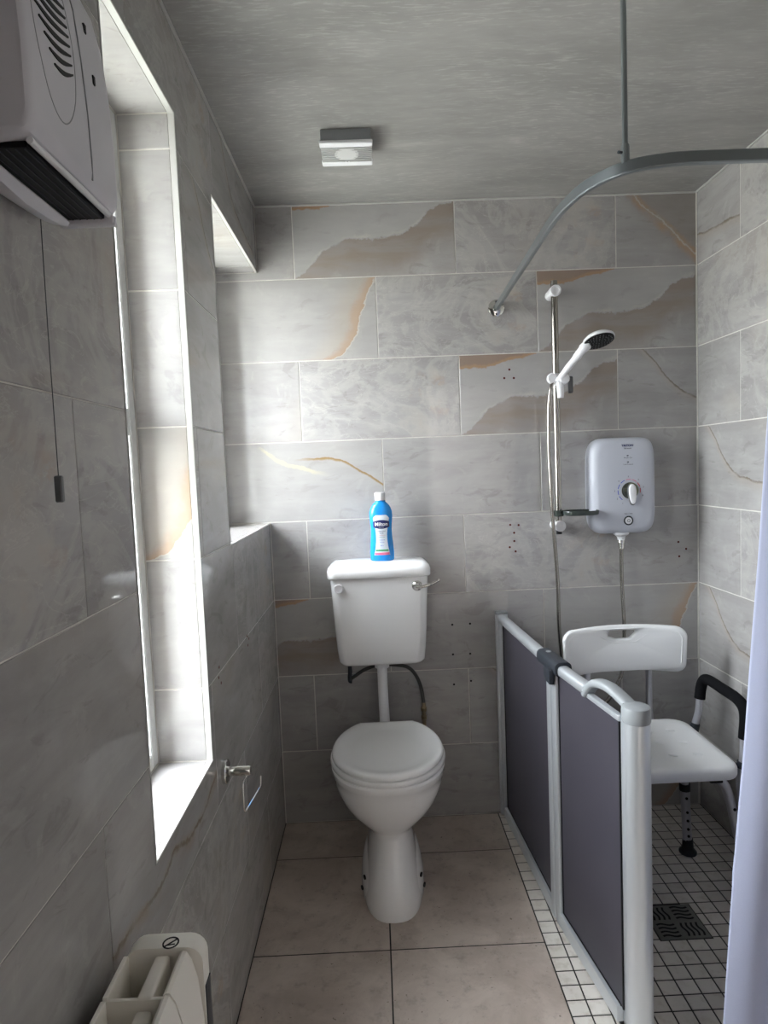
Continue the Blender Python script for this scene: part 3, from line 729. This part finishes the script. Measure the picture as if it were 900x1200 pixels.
for i, a in enumerate((243, 214, 180, 136, 93, 50, 12, -22)):
    obj('dial_number', text(str(i+1), .0085, BACK(dx-.003+.054*math.cos(R(a)), uy-.0003, dz+.052*math.sin(R(a)))), INK, t, smooth=False)
obj('lettering', text('TRITON', .0105, BACK(1.338, uy+.0012, 1.424), bold=.0004, sx=1.15), NAVY, t, smooth=False)
obj('lettering', text('T80 easi-fit', .0062, BACK(1.338, uy+.0008, 1.4135)), INK, t, smooth=False)
obj('lettering', text('Power On', .0072, BACK(1.339, uy+.0003, 1.379)), INK, t, smooth=False); obj('lettering', text('Low Pressure', .0066, BACK(1.340, uy, 1.355)), INK, t, smooth=False)
obj('indicator_light', plate([sup(.004, .0022, 16, 2)], .001, .0002, BACK(1.338, uy+.0003, 1.387)), INK, t); obj('indicator_light', plate([sup(.004, .0022, 16, 2)], .001, .0002, BACK(1.339, uy, 1.3635)), INK, t)
obj('lettering', text('Start / Stop', .0066, BACK(1.338, uy, 1.173)), INK, t, smooth=False)
obj('start_button', LT([(.0175, 0), (.0175, .002), (.0135, .0025), (.0135, .001), (0, .001)], (1.338, uy+.001, 1.147), '-y', 32), DGR, t)
obj('button_cap', LT([(.0128, 0), (.0125, .0028), (0, .0032)], (1.338, uy+.001, 1.147), '-y', 32), WPL, t)
obj('button_symbol', plate([sup(.0055, .0055, 20, 2), sup(.0042, .0042, 20, 2)], .0006, 0, BACK(1.338, uy-.0026, 1.147)), INK, t)
t2 = thing('shower_hose', 'long steel shower hose hanging from the shower unit behind the chair', 'hose', (1.321, -.052, 1.05))
hp = [(1.322, -.052, 1.045), (1.322, -.055, .90), (1.322, -.07, .74), (1.312, -.08, .60), (1.285, -.085, .525), (1.24, -.085, .46), (1.18, -.085, .44), (1.12, -.085, .48), (1.085, -.088, .60), (1.070, -.09, .75), (1.068, -.09, .93),
      (1.057, -.092, 1.12), (1.050, -.09, 1.285), (1.047, -.088, 1.44), (1.049, -.09, 1.56), (1.054, -.092, 1.62), (1.062, -.092, 1.655), (1.074, -.090, 1.668)]
obj('hose', TB(cat_rom(hp, 10), .0068, seg=10), STE, t2)
bm = bmesh.new(); lathe(bm, [(.008, 0), (.0105, .003), (.0105, .018), (.0125, .02), (.0125, .038), (.011, .04)], (1.322, -.052, 1.037), seg=16); obj('coupling', bm, CHR, t2)

# riser rail
rx, ry = 1.086, -.06
t = thing('shower_riser_rail', 'steel shower riser rail on white brackets beside the shower unit', 'shower rail', (rx, ry, 1.12))
obj('rail', TB([(rx, ry, 1.118), (rx, ry, 2.032)], .0125, seg=20), STE, t)
for z in (1.993, 1.136):
    b = obj('bracket', LT([(.018, 0), (.0185, .012), (.0195, .05), (.0205, .078), (.019, .083), (.012, .083), (.011, .081), (0, .081)], (rx, -.001, z), '-y', 28), WPL, t)
obj('rail_end', TB([(rx, ry, 1.105), (rx, ry, 1.119)], .0105), BLP, t)
obj('slider', LT([(.017, -.022), (.02, -.018), (.02, .018), (.017, .022)], (rx, ry, 1.675)), WPL, t)
obj('slider_knob', LT([(.010, 0), (.012, .01), (.0195, .016), (.020, .026), (.017, .030), (0, .031)], (rx-.022, ry-.008, 1.677), '-y', 24), WPL, t)
obj('holder', LT([(.017, 0), (.0185, .02), (.0185, .042), (.015, .047), (0, .048)], (rx+.016, ry-.012, 1.672), '-y', 24), WPL, t)
obj('holder_lever', plate([rrect(-.0085, -.047, .0085, .014, .006)], .012, .003, BACK(rx+.042, ry-.036, 1.668)), LGR, t)
t = thing('soap_dish', 'smoked plastic soap dish clipped to the riser rail', 'soap dish', (1.15, -.09, 1.185))
bm = bmesh.new(); rings = []
for sc, z in ((.90, 1.176), (.97, 1.178), (1.0, 1.190), (.985, 1.193), (.955, 1.192), (.93, 1.184), (.6, 1.182)):
    rings.append([(1.158+x, -.088+y, z) for x, y in sup(.066*sc, .05*sc, 36, 2.6)])
ring_loft(bm, rings); obj('tray', bm, TRAY, t)
obj('clip', LT([(.0175, 0), (.0175, .022)], (rx, ry, 1.172)), TRAY, t)
# handset
t = thing('shower_handset', 'white hand shower with a dark spray face held in the slider on the riser rail', 'shower head', (1.084, -.12, 1.64))
ha = Vector((1.082, -.10, 1.665)); hb = Vector((1.15, -.175, 1.765)); hc = Vector((1.200, -.190, 1.790))
obj('inlet_cone', TB([(1.0885, -.105, 1.605), (1.0885, -.105, 1.62), (1.087, -.103, 1.66)], [.011, .0125, .0135], seg=18), WPL, t)
obj('handle', TB(cat_rom([ha, ha.lerp(hb, .35)+Vector((0, 0, .002)), ha.lerp(hb, .75), hb, hb.lerp(hc, .35)+Vector((0, 0, .006))], 6), [.0115]*6+[.0125]*6+[.0145]*6+[.017]*6+[.014], seg=18), WPL, t)
nrm = Vector((.10, -.34, -.94)).normalized(); Zq = nrm.to_track_quat('Z', 'Y').to_matrix().to_4x4()
bm = bmesh.new(); lathe(bm, [(.0, -.022), (.02, -.0215), (.042, -.015), (.053, -.006), (.055, .0), (.054, .003), (.050, .004)], hc, seg=36, M=Zq); obj('head', bm, WPL, t)
bm = bmesh.new(); lathe(bm, [(.0515, .0035), (.0515, .006), (.047, .0075), (0, .008)], hc, seg=36, M=Zq); sf = obj('spray_face', bm, BLP, t)
bm = bmesh.new()
for rr, n_ in ((.010, 6), (.021, 12), (.032, 18), (.043, 24)):
    for k in range(n_):
        a = 2*PI*k/n_; p = hc+(Zq @ Vector((rr*math.cos(a), rr*math.sin(a), .0075))); tube(bm, [p, p+nrm*.0015], .0013, seg=6)
obj('nozzles', bm, MGR, sf, kind='stuff', smooth=False)
pt = hc+(Zq @ Vector((0, 0, .006))); pk = Vector((hc.x+.004, hc.y-.012, hc.z-.018))
obj('spray_tab', TB([Vector((hc.x+.012, hc.y-.043, hc.z+.012)), Vector((hc.x+.012, hc.y-.05, hc.z+.004))], [.004, .0025], seg=8), BLP, t)

# ------------------------------------------------------------------ shower curtain rail and curtain
t = thing('curtain_rail', 'grey curved shower curtain rail hung from the ceiling over the screen', 'curtain rail', (.885, 0, 1.956))
path = cat_rom([(.884, -.012, 1.956), (.874, -.3, 1.956), (.864, -.6, 1.956), (.857, -.82, 1.956), (.860, -.93, 1.956), (.878, -1.03, 1.956), (.925, -1.105, 1.956), (1.0, -1.137, 1.956), (1.12, -1.142, 1.956), (1.4, -1.142, 1.956), (W-.012, -1.142, 1.956)], 8)
obj('rail', (lambda b: (sweep(b, path, [(-.0065, -.010), (-.0045, -.0122), (.0045, -.0122), (.0065, -.010), (.0065, .010), (.0045, .0122), (-.0045, .0122), (-.0065, .010)]), b)[1])(bmesh.new()), RAILM, t)
for c, ax in (((.884, 0, 1.956), '-y'), ((W, -1.142, 1.956), '-x')):
    f = obj('wall_flange', LT([(.031, 0), (.031, .003), (.026, .006), (.014, .008), (.014, .018), (0, .018)], c, ax, 30), CHR, t)
    for s in (-1, 1):
        cc = Vector(c)+(Vector((0, -.005, s*.022)) if ax == '-y' else Vector((-.005, 0, s*.022))); obj('screw', LT([(.0045, 0), (.004, .002), (0, .002)], cc, ax, 10), DGR, f)
obj('ceiling_rod', TB([(.929, -1.108, 1.972), (.929, -1.108, H)], .0058, seg=12), RAILM, t)
obj('rod_socket', LT([(.0085, 0), (.0085, .035), (.007, .037)], (.929, -1.108, 1.964)), RAILM, t)
obj('rod_screw', TB([(.913, -1.113, 1.985), (.922, -1.11, 1.985)], .003, seg=8), DGR, t)
t = thing('shower_curtain', 'pale lilac shower curtain hanging at the right edge from the grey rail', 'curtain', (1.35, -1.14, .02))
EDGE = [(2.0, 1.212), (1.765, 1.206), (1.531, 1.198), (1.361, 1.186), (1.188, 1.176), (.994, 1.163), (.76, 1.149), (.538, 1.131), (.157, 1.104), (.02, 1.098)]
def xl(z):
    for (z1, a), (z0, b) in zip(EDGE, EDGE[1:]):
        if z >= z0: return b+(a-b)*(z-z0)/(z1-z0)
    return EDGE[-1][1]
bm = bmesh.new(); NX, NZ = 130, 60; rows = []
for j in range(NZ+1):
    z = .02+(1.925-.02)*j/NZ; row = []
    for i in range(NX+1):
        s = i/NX; x = xl(z)+(1.60-xl(z))*s
        amp = .020+.012*(1-z/2)
        fa = max(0, min(1, (s-.16)/.18)); y = -1.142-.020*math.sin(PI*min(s/.20, 1))*(1-fa)-amp*fa*math.sin(2*PI*(s-.2)*7.5+.35*math.sin(z*2.1))+.006*math.sin(9*s+z*3.3)+.0025*math.exp(-((z-1.185-.04*s)/.006)**2)+.0025*math.exp(-((z-.90+.05*s)/.006)**2)+.003*math.exp(-((z-.5-.15*s)/.007)**2)
        row.append(bm.verts.new((x, y, z)))
    rows.append(row)
for j in range(NZ):
    for i in range(NX): bm.faces.new((rows[j][i], rows[j][i+1], rows[j+1][i+1], rows[j+1][i]))
r = bmesh.ops.extrude_face_region(bm, geom=bm.faces[:]); bmesh.ops.translate(bm, verts=[v for v in r['geom'] if isinstance(v, bmesh.types.BMVert)], vec=(0, .0012, 0))
obj('cloth', bm, CUR, t, smooth=80)
for k in range(9):
    x = 1.225+k*.045; obj('hook', TB(cat_rom([(x, -1.142, 1.915), (x, -1.150, 1.935), (x, -1.148, 1.972), (x, -1.142, 1.974), (x, -1.134, 1.965)], 5), .0016, seg=6), WPL, t)

# ------------------------------------------------------------------ half-height shower screen
t = thing('shower_screen', 'half-height folding shower screen with smoked panels and silver frame', 'shower screen', (.905, -.5, 0))
P0, P1, P2 = Vector((.868, -.026, 0)), Vector((.903, -.607, 0)), Vector((.953, -.968, 0))
obj('wall_channel', BX((.846, -.024, .004), (.892, -.0005, .806), .004, 2), ALU, t)
for xq in (.858, .874): obj('channel_shadow_line', BX((xq-.0015, -.0262, .006), (xq+.0015, -.0235, .800)), BLP, t, smooth=False)  # black strips stand in for the shadow gaps of the profile
obj('channel_cap', BX((.845, -.026, .800), (.893, -.0005, .812), .003, 2), MGR, t)
def panel(A, B, top, nm, last=False):
    d = (B-A); L = d.length; d.normalize(); n = Vector((d.y, -d.x, 0)); M = FR((A.x, A.y, 0), d, (-n.x, -n.y, 0), (0, 0, 1))
    xe = L-.024 if not last else L+.010
    pn = obj(nm, BX((.024, -.003, .05), (xe, .003, top-(.02 if not last else .026)), M=M), FRO, t, smooth=False)
    for x0, x1 in ((0, .028), (L-.030, L))[:1 if last else 2]: obj('stile', BX((x0, -.015, .012), (x1, .015, top-.012), .006, 3, M=M), ALU, t)
    obj('bottom_rail', BX((.002, -.015, .010), (L-.002, .015, .052), .004, 2, M=M), ALU, t)
    bm = bmesh.new(); e1 = L-.15 if last else L+.002; sweep(bm, [M @ Vector((-.002, 0, top-.014)), M @ Vector((e1*.5, 0, top-.014)), M @ Vector((e1, 0, top-.014))], [(a*.88, b) for a, b in sup(.0195, .0160, 20, 2.8)]); obj('top_rail', bm, ALU, t)
    obj('bottom_seal', BX((.004, -.004, .0005), (L-.004, .004, .014), M=M), DGR, t, smooth=False)
    for s in (-1, 1):
        bm = bmesh.new()
        bm.free()
        for ga, gb in (((.027, .051), (.0315, top-.02)), ((xe-.0095 if not last else xe-.004, .051), (xe-.005 if not last else xe, top-.028)), ((.032, .051), (xe-.011, .0555))):
            obj('gasket', BX((ga[0], s*.0035-.0015, ga[1]), (gb[0], s*.0035+.0015, gb[1]), M=M), BLP, t, smooth=False)
    if last: obj('lower_rail', BX((L-.152, -.008, top-.034), (L+.012, .008, top-.020), .003, 2, M=M), ALU, t)
    return M, L
M1, L1 = panel(P0, P1, .800, 'panel'); M2, L2 = panel(P1+Vector((.002, -.008, 0)), P2, .800, 'panel', True)
# hinge clip over the joint
bm = bmesh.new(); rings = []
a_ = M1 @ Vector((L1-.085, 0, .79)); b_ = M2 @ Vector((.055, 0, .79))
pts = [a_, a_.lerp(b_, .25), a_.lerp(b_, .5), a_.lerp(b_, .75), b_]
sweep(bm, pts, [(x, y) for x, y in sup(.0245, .0215, 20, 3.2)]); obj('hinge_clip', bm, DGR, t)
bm = bmesh.new(); q = M1 @ Vector((L1+.002, -.0, 0)); box(bm, (q.x-.028, q.y-.045, .742), (q.x-.012, q.y+.02, .785), .006, 2); obj('clip_tongue', bm, DGR, t)
obj('clip_screw', LT([(.008, 0), (.008, .0015), (0, .002)], pts[1]+Vector((0, 0, .0212)), seg=16), MGR, t)
# end post with cap and hand grip
ex, ey = .984, -.992
obj('end_post', LT([(.0285, .012), (.031, .014), (.031, .772), (.029, .774)], (ex, ey, 0), seg=36), ALU, t)
bm = bmesh.new(); box(bm, (ex-.031, ey-.010, .014), (ex-.010, ey+.026, .772), .004, 2); obj('post_flange', bm, ALU, t)
obj('post_foot', LT([(.030, 0.0005), (.030, .013)], (ex, ey, 0), seg=30), MGR, t)
obj('post_cap', LT([(.031, .770), (.0325, .774), (.0325, .800), (.031, .806), (.026, .8085), (0, .8095)], (ex, ey, 0), seg=36), MGR, t)
g0 = M2 @ Vector((L2-.158, 0, .772)); hpts = cat_rom([g0+Vector((0, 0, .0)), g0+Vector((.003, -.014, .020)), g0+Vector((.010, -.045, .044)), g0+Vector((.026, -.095, .048)), (ex-.008, ey+.034, .803), (ex-.002, ey+.012, .794)], 8)
bm = bmesh.new(); sweep(bm, hpts, sup(.0175, .0105, 20, 3)); obj('hand_grip', bm, MGR, t)

# ------------------------------------------------------------------ shower chair
CXX = 1.252
t = thing('shower_chair', 'white plastic shower chair with aluminium legs and black armrest grips on the mosaic floor', 'chair', (CXX, -.43, 0))
sw = .203
bm = bmesh.new()
def sring(off, z): return [(x, y, z) for x, y in rrect(CXX-sw-.002+off, -.622+off, CXX+sw+.002-off, -.235-off, .055, 7)]
ring_loft(bm, [sring(.010, .418), sring(.002, .420), sring(0, .426), sring(0, .444), sring(.004, .452), sring(.012, .456), sring(.03, .4565), sring(.08, .454)])
seat = obj('seat', bm, CPL, t)
for (sx_, sy_) in [(CXX+a, b) for a in (-.115, -.04, .04, .115) for b in (-.52, -.43, -.34)]:
    k = .5*((sx_-CXX)/.115)
    obj('seat_pad', LT([(.012, 0), (.0125, .0014), (.009, .0034), (0, .0045)], (sx_, sy_, .4545), seg=16, M=Matrix.Rotation(-.5, 4, 'Z') @ Matrix.Diagonal((1.15, .62, 1, 1))), CPL, seat)
# backrest
def arc_rect(w_, h0, h1, r, bow):
    o = rrect(-w_, h0, w_, h1, r, 8); out = []
    for i in range(len(o)):
        a = o[i]; b = o[(i+1) % len(o)]; out.append(a)
        if abs(a[0]-b[0]) > .1:
            for k in range(1, 8): out.append((a[0]+(b[0]-a[0])*k/8, a[1]+(b[1]-a[1])*k/8))
    return [(x*(1+.03*(y-h0)/(h1-h0)), y+bow*(1-(x/w_)**2)) for x, y in out]
slot = [(-.050, .747), (-.049, .762), (-.044, .768), (.044, .768), (.049, .762), (.048, .756), (.030, .740), (.024, .738), (-.024, .738), (-.030, .740)]
bxc, byc = 1.262, -.195
MBK = BACK(bxc, byc, 0)
bk = plate([arc_rect(.214, .612, .776, .036, .010), slot], .026, .008, MBK)
def dish(bm_):   # backrest curves towards the sitter at its ends
    for v in bm_.verts: v.co.y -= .030*((v.co.x-bxc)/.214)**2
    return bm_
bo = obj('backrest', dish(bk), CPL, t)
rim = arc_rect(.196, .630, .760, .026, .006)
ri = []
for x, y in rim:                       # raised line dips round the hand slot
    if y > .74 and abs(x) < .095: y -= .040*max(0, min(1, (.095-abs(x))/.03))
    ri.append((x, y))
bm = bmesh.new(); lp = [Vector((bxc+x, byc-.0134-.030*(x/.214)**2, y)) for x, y in ri]; tube(bm, lp+[lp[0]], .0022, seg=6, caps=False); obj('moulded_rim', bm, CPL, bo)
for x in (1.142, 1.366):
    obj('back_tube', TB(cat_rom([(x, -.178, .74), (x, -.178, .60), (x, -.180, .47), (x, -.200, .415), (x, -.25, .400), (x, -.33, .398)], 6), .0115), ALC, t)
obj('cross_bar', TB([(CXX-.15, -.33, .397), (CXX+.15, -.33, .397)], .011), ALC, t)
obj('cross_bar', TB([(CXX-.15, -.53, .397), (CXX+.15, -.53, .397)], .011), ALC, t)
for s in (1, -1):
    mx = lambda x: CXX+s*(x-CXX)
    # front leg
    lg = obj('leg', TB(cat_rom([(mx(1.36), -.54, .398), (mx(1.40), -.545, .396), (mx(1.43), -.55, .375), (mx(1.447), -.553, .335), (mx(1.468), -.56, .23), (mx(1.485), -.566, .145)], 6), .0145), ALC, t)
    obj('leg_extension', TB([(mx(1.483), -.565, .155), (mx(1.502), -.575, .03)], .0115), ALC, lg)
    obj('collar', TB([(mx(1.4835), -.5655, .15), (mx(1.487), -.567, .128)], .0175), DGR, lg)
    obj('foot', LT([(.024, 0), (.024, .006), (.019, .012), (.016, .022), (.0155, .045)], (mx(1.504), -.576, .0)), DGR, lg)
    for z in (.30, .265): obj('button_hole', LT([(.005, 0), (.005, .0035)], (mx(1.450+.19*(.33-z)), -.5555-.012, z), '-y', 12), BLP, lg)
    # rear leg
    lg = obj('leg', TB(cat_rom([(mx(1.37), -.325, .398), (mx(1.40), -.32, .392), (mx(1.418), -.315, .37), (mx(1.424), -.312, .33), (mx(1.430), -.31, .235)], 6), .0135), ALC, t)
    obj('leg_extension', TB([(mx(1.430), -.31, .245), (mx(1.440), -.306, .03)], .0155), ALC, lg)
    obj('collar', TB([(mx(1.4295), -.31, .252), (mx(1.4305), -.3095, .228)], .0185), DGR, lg)
    obj('foot', LT([(.029, 0), (.029, .006), (.022, .014), (.0185, .022), (.0175, .045), (.0165, .052)], (mx(1.441), -.306, .0)), DGR, lg)
    for z in (.205, .155, .125, .095, .07): obj('button_hole', LT([(.0045, 0), (.0045, .003)], (mx(1.430+.047*(.235-z)-.003), -.31-.0145, z), '-y', 12), BLP, lg)
    # armrest: grip and two uprights
    obj('armrest_grip', TB(cat_rom([(mx(1.489), -.30, .545), (mx(1.493), -.30, .580), (mx(1.497), -.308, .608), (mx(1.499), -.335, .622), (mx(1.500), -.42, .622), (mx(1.500), -.50, .620), (mx(1.499), -.542, .606), (mx(1.497), -.556, .575), (mx(1.492), -.558, .515)], 6), .0175, seg=16), BLK, t)
    up = obj('armrest_upright', TB(cat_rom([(mx(1.489), -.30, .55), (mx(1.484), -.30, .50), (mx(1.472), -.30, .455), (mx(1.460), -.305, .41), (mx(1.43), -.31, .398)], 6), .0115), ALC, t)
    obj('collar', TB([(mx(1.473), -.30, .458), (mx(1.466), -.302, .432)], .016), DGR, up)
    up = obj('armrest_upright', TB(cat_rom([(mx(1.492), -.558, .53), (mx(1.490), -.558, .46), (mx(1.484), -.558, .42)], 6), .0125), ALC, t)
    obj('collar', TB([(mx(1.487), -.558, .443), (mx(1.484), -.558, .424)], .0165), DGR, up)
    obj('upright_sleeve', TB(cat_rom([(mx(1.485), -.558, .43), (mx(1.480), -.56, .39), (mx(1.484), -.562, .33), (mx(1.486), -.564, .28)], 6), .0155), ALC, up)
obj('wing_nut', BX((1.372, -.59, .395), (1.41, -.572, .418), .004, 2), BLP, t)

# ------------------------------------------------------------------ floor drain
t = thing('floor_drain', 'square steel floor drain set in the mosaic tiles', 'drain', ((DRN[0]+DRN[2])/2, (DRN[1]+DRN[3])/2, 0))
STD = simple('drain_steel', (.20, .20, .19), .38, .9)
bm = bmesh.new(); box(bm, (DRN[0]+.002, DRN[1]+.002, -.0012), (DRN[2]-.002, DRN[3]-.002, .0012), .0008, 1); obj('grate', bm, STD, t, smooth=False)
cxd, cyd = (DRN[0]+DRN[2])/2, (DRN[1]+DRN[3])/2
for qi, (ax_, ay_) in enumerate(((-1, -1), (1, -1), (-1, 1), (1, 1))):
    hor = (ax_*ay_ < 0) if False else (qi in (0, 3))
    for k in range(4):
        o_ = -.0225+k*.015; pts = []
        for i in range(9):
            s = -.026+.052*i/8; wv = .0035*math.sin(PI*(i/4)); pts.append((cxd+ax_*.035+(s if hor else o_+wv), cyd+ay_*.034+(o_+wv if hor else s), .0013))
        bm = bmesh.new(); sweep(bm, pts, [(-.003, -.0004), (.003, -.0004), (.003, .0003), (-.003, .0003)]); obj('slot', bm, BLP, t, smooth=False)

# ------------------------------------------------------------------ fan heater on the left wall
t = thing('fan_heater', 'grey-white wall heater with curved slots high on the left wall', 'heater', (0, -1.70, 1.69))
hy0, hy1 = -1.802, -1.597
def hsec(y, ins=0., k=1.):
    pr_ = [(.0, 1.722), (.014, 1.703), (.030, 1.694), (.052, 1.697), (.072, 1.699), (.088, 1.701), (.094, 1.703), (.098, 1.708), (.1, 1.72), (.1, 1.78), (.097, 1.84), (.092, 1.89), (.083, 1.93), (.066, 1.965), (.045, 1.985), (.02, 1.995), (.0, 1.997)]
    cx_, cz_ = .03, 1.83
    return [(max(0, cx_+(a-cx_)*(1-ins)) if a > 0 else 0, y, cz_+(b-cz_)*(1-ins*.6)) for a, b in pr_]
bm = bmesh.new(); ring_loft(bm, [hsec(hy0, .06), hsec(hy0+.002, .025), hsec(hy0+.006, .004), hsec(hy0+.012), hsec(hy1-.012), hsec(hy1-.006, .004), hsec(hy1-.002, .02), hsec(hy1, .05)])
ho = obj('casing', bm, GPL, t, smooth=32)
bm = bmesh.new(); box(bm, (.034, hy0+.016, 1.6935), (.086, hy1-.014, 1.6995), .001, 1); obj('outlet_recess', bm, BLP, t, smooth=False)
for k in range(5): obj('outlet_louvre', BX((.048+k*.0085, hy0+.018, 1.6925), (.0495+k*.0085, hy1-.016, 1.6945)), DGR, t, smooth=False)
obj('outlet_lip', TB(cat_rom([(.0905, hy0+.014, 1.6985), (.0925, -1.70, 1.697), (.0905, hy1-.010, 1.6985)], 6), .0035, seg=8), WPL, t)
obj('outlet_scoop', (lambda b: (ring_loft(b, [[(.0, y, 1.705), (.012, y, 1.697-d), (.026, y, 1.688-d), (.038, y, 1.6865-d), (.044, y, 1.691), (.038, y, 1.700), (.0, y, 1.715)] for y, d in ((hy0+.004, .0), (hy0+.05, .005), (-1.70, .009), (hy1-.05, .006), (hy1-.02, .001), (hy1-.002, -.004))]), b)[1])(bmesh.new()), GPL, t)
obj('outlet_end_lip', BX((.028, hy1-.014, 1.6875), (.0965, hy1-.001, 1.7005), .004, 3), GPL, t)
def hx(z):   # front face depth at height z
    P_ = [(1.70, .0975), (1.72, .1), (1.78, .1), (1.84, .097), (1.89, .092), (1.93, .083), (1.965, .066)]
    for (a, b), (c, d) in zip(P_, P_[1:]):
        if z <= c: return b+(d-b)*max(0, (z-a))/(c-a)
    return .06
bm = bmesh.new(); oy, oz = -1.738, 1.835
lp = [Vector((hx(oz+.094*math.sin(a))-.0004, oy+.043*math.cos(a), oz+.094*math.sin(a))) for a in [2*PI*k/48 for k in range(49)]]
tube(bm, lp, .0009, seg=6, caps=False); obj('grille_groove', bm, MGR, t)
for k in range(11):     # curved slots
    zc = 1.792+k*.0105; ya = max(-1.746-.0075*k, -1.776); yb_ = -1.704 if k < 9 else -1.712; bm = bmesh.new(); rings = []
    for i in range(11):
        f = i/10; y = ya+(yb_-ya)*f; z = zc+.014*f-.004*math.sin(PI*f)-.0045*(f)*k/5; h = .0023*(math.sin(PI*min(max(f, .06), .94)))**.5; xx = hx(z)+.0006
        rings.append([(xx-.001, y, z-h), (xx+.0008, y, z-h), (xx+.0008, y, z+h), (xx-.001, y, z+h)])
    ring_loft(bm, rings); obj('grille_slot', bm, BLP, t, smooth=False)
bm = bmesh.new(); tube(bm, [Vector((hx(z)+.0002, -1.672-.004*math.sin((z-1.72)*12), z)) for z in [1.712+.02*k for k in range(12)]], .0011, seg=6); obj('side_groove', bm, MGR, t)
for y, z in ((-1.645, 1.835), (-1.648, 1.89)): obj('switch', BX((hx(z)-.002, y-.003, z-.0055), (hx(z)+.0015, y+.003, z+.0055), .001, 1), BLP, t)
# pull cord
t = thing('pull_cord', 'thin dark pull cord with a small weight hanging below the wall heater', 'cord', (.024, -1.646, 1.355))
obj('cord', TB([(.024, -1.646, 1.382), (.0245, -1.646, 1.55), (.026, -1.646, 1.70)], .0006, seg=6), DGR, t)
obj('cord_weight', BX((.0195, -1.650, 1.352), (.0285, -1.642, 1.384), .0015, 1), LGR, t)

# ------------------------------------------------------------------ wall radiator
t = thing('radiator', 'cream column radiator with a do-not-cover sticker low on the left wall', 'radiator', (.09, -1.9, .10))
ry1 = -1.532; zt = .722
def rsec(hw0, hw1, z0, z1, y, r=.018): return [(x, y, z) for x, z in rrect(hw0, z0, hw1, z1, r, 5)]
bm = bmesh.new(); ring_loft(bm, [rsec(.030, .128, .12, zt-.006, ry1-.0, .022), rsec(.026, .133, .116, zt-.001, ry1-.004, .024), rsec(.025, .134, .115, zt, ry1-.010, .024), rsec(.025, .134, .115, zt, ry1-.034, .024)])
ec = obj('end_cap', bm, RAD, t)
sk = (.088, -1.557, zt+.0004)
MS = FR(sk, (1, 0, 0), (0, 1, 0), (0, 0, 1)) @ Matrix.Rotation(R(10), 4, 'Z')
st_ = obj('sticker', plate([sup(.0115, .0115, 28, 2), sup(.0093, .0093, 28, 2)], .0006, 0, MS), BLP, ec, smooth=False)
obj('sticker_bar', (lambda b: (box(b, (-.0095, -.0011, -.0003), (.0095, .0011, .0003), M=MS @ Matrix.Rotation(R(35), 4, 'Z')), b)[1])(bmesh.new()), BLP, st_, smooth=False)
obj('sticker_bar', (lambda b: (box(b, (-.006, -.0045, -.0003), (.006, -.0028, .0003), M=MS), b)[1])(bmesh.new()), BLP, st_, smooth=False)
pitch_ = .075
for k in range(6):
    yc = ry1-.034-pitch_*(k+.5)-.001
    # each element: front fin, rear fin, web across them and the stepped centre fin
    sec = [(.104, zt-.006), (.108, zt-.003), (.113, zt-.004), (.120, zt-.016), (.127, zt-.045), (.132, zt-.10), (.134, zt-.18), (.134, .125), (.128, .125), (.126, zt-.18), (.120, zt-.09), (.110, zt-.04), (.104, zt-.02)]
    el = obj('radiator_element', (lambda b: (ring_loft(b, [[(x_, y_, z_) for x_, z_ in sec] for y_ in (yc-pitch_/2+.0016, yc+pitch_/2-.0016)]), b)[1])(bmesh.new()), RAD, t)
    obj('rear_fin', BX((.026, yc-pitch_/2+.002, .125), (.033, yc+pitch_/2-.002, zt-.006), .002, 2), RAD, el)
    obj('centre_fin', BX((.070, yc-pitch_/2+.0008, .125), (.090, yc+pitch_/2-.0008, zt-.008-(.014 if k % 2 else 0)), .005, 3), RAD, el)
    obj('web', BX((.030, yc-pitch_/2+.0005, .13), (.108, yc-pitch_/2+.006, zt-.010), .002, 2), RAD, el); obj('web', BX((.088, yc+pitch_/2-.02, .13), (.124, yc+pitch_/2-.016, zt-.07), .001, 1), RAD, el)
obj('rear_panel', BX((.026, ry1-.034-6*pitch_, .125), (.029, ry1-.034, .70)), RAD, t, smooth=False)
bm = bmesh.new(); ring_loft(bm, [rsec(.025, .134, .115, zt, ry1-.034-6*pitch_-.03, .024), rsec(.025, .134, .115, zt, ry1-.034-6*pitch_, .024)]); obj('end_cap', bm, RAD, t)
for y in (ry1-.06, ry1-.40): obj('wall_bracket', BX((0, y-.015, .40), (.027, y+.015, .50), .002, 1), RAD, t, smooth=False)
obj('vent_grille', BX((.1335, ry1-.030, .58), (.1352, ry1-.006, .66), .0005, 1), DGR, ec, smooth=False)
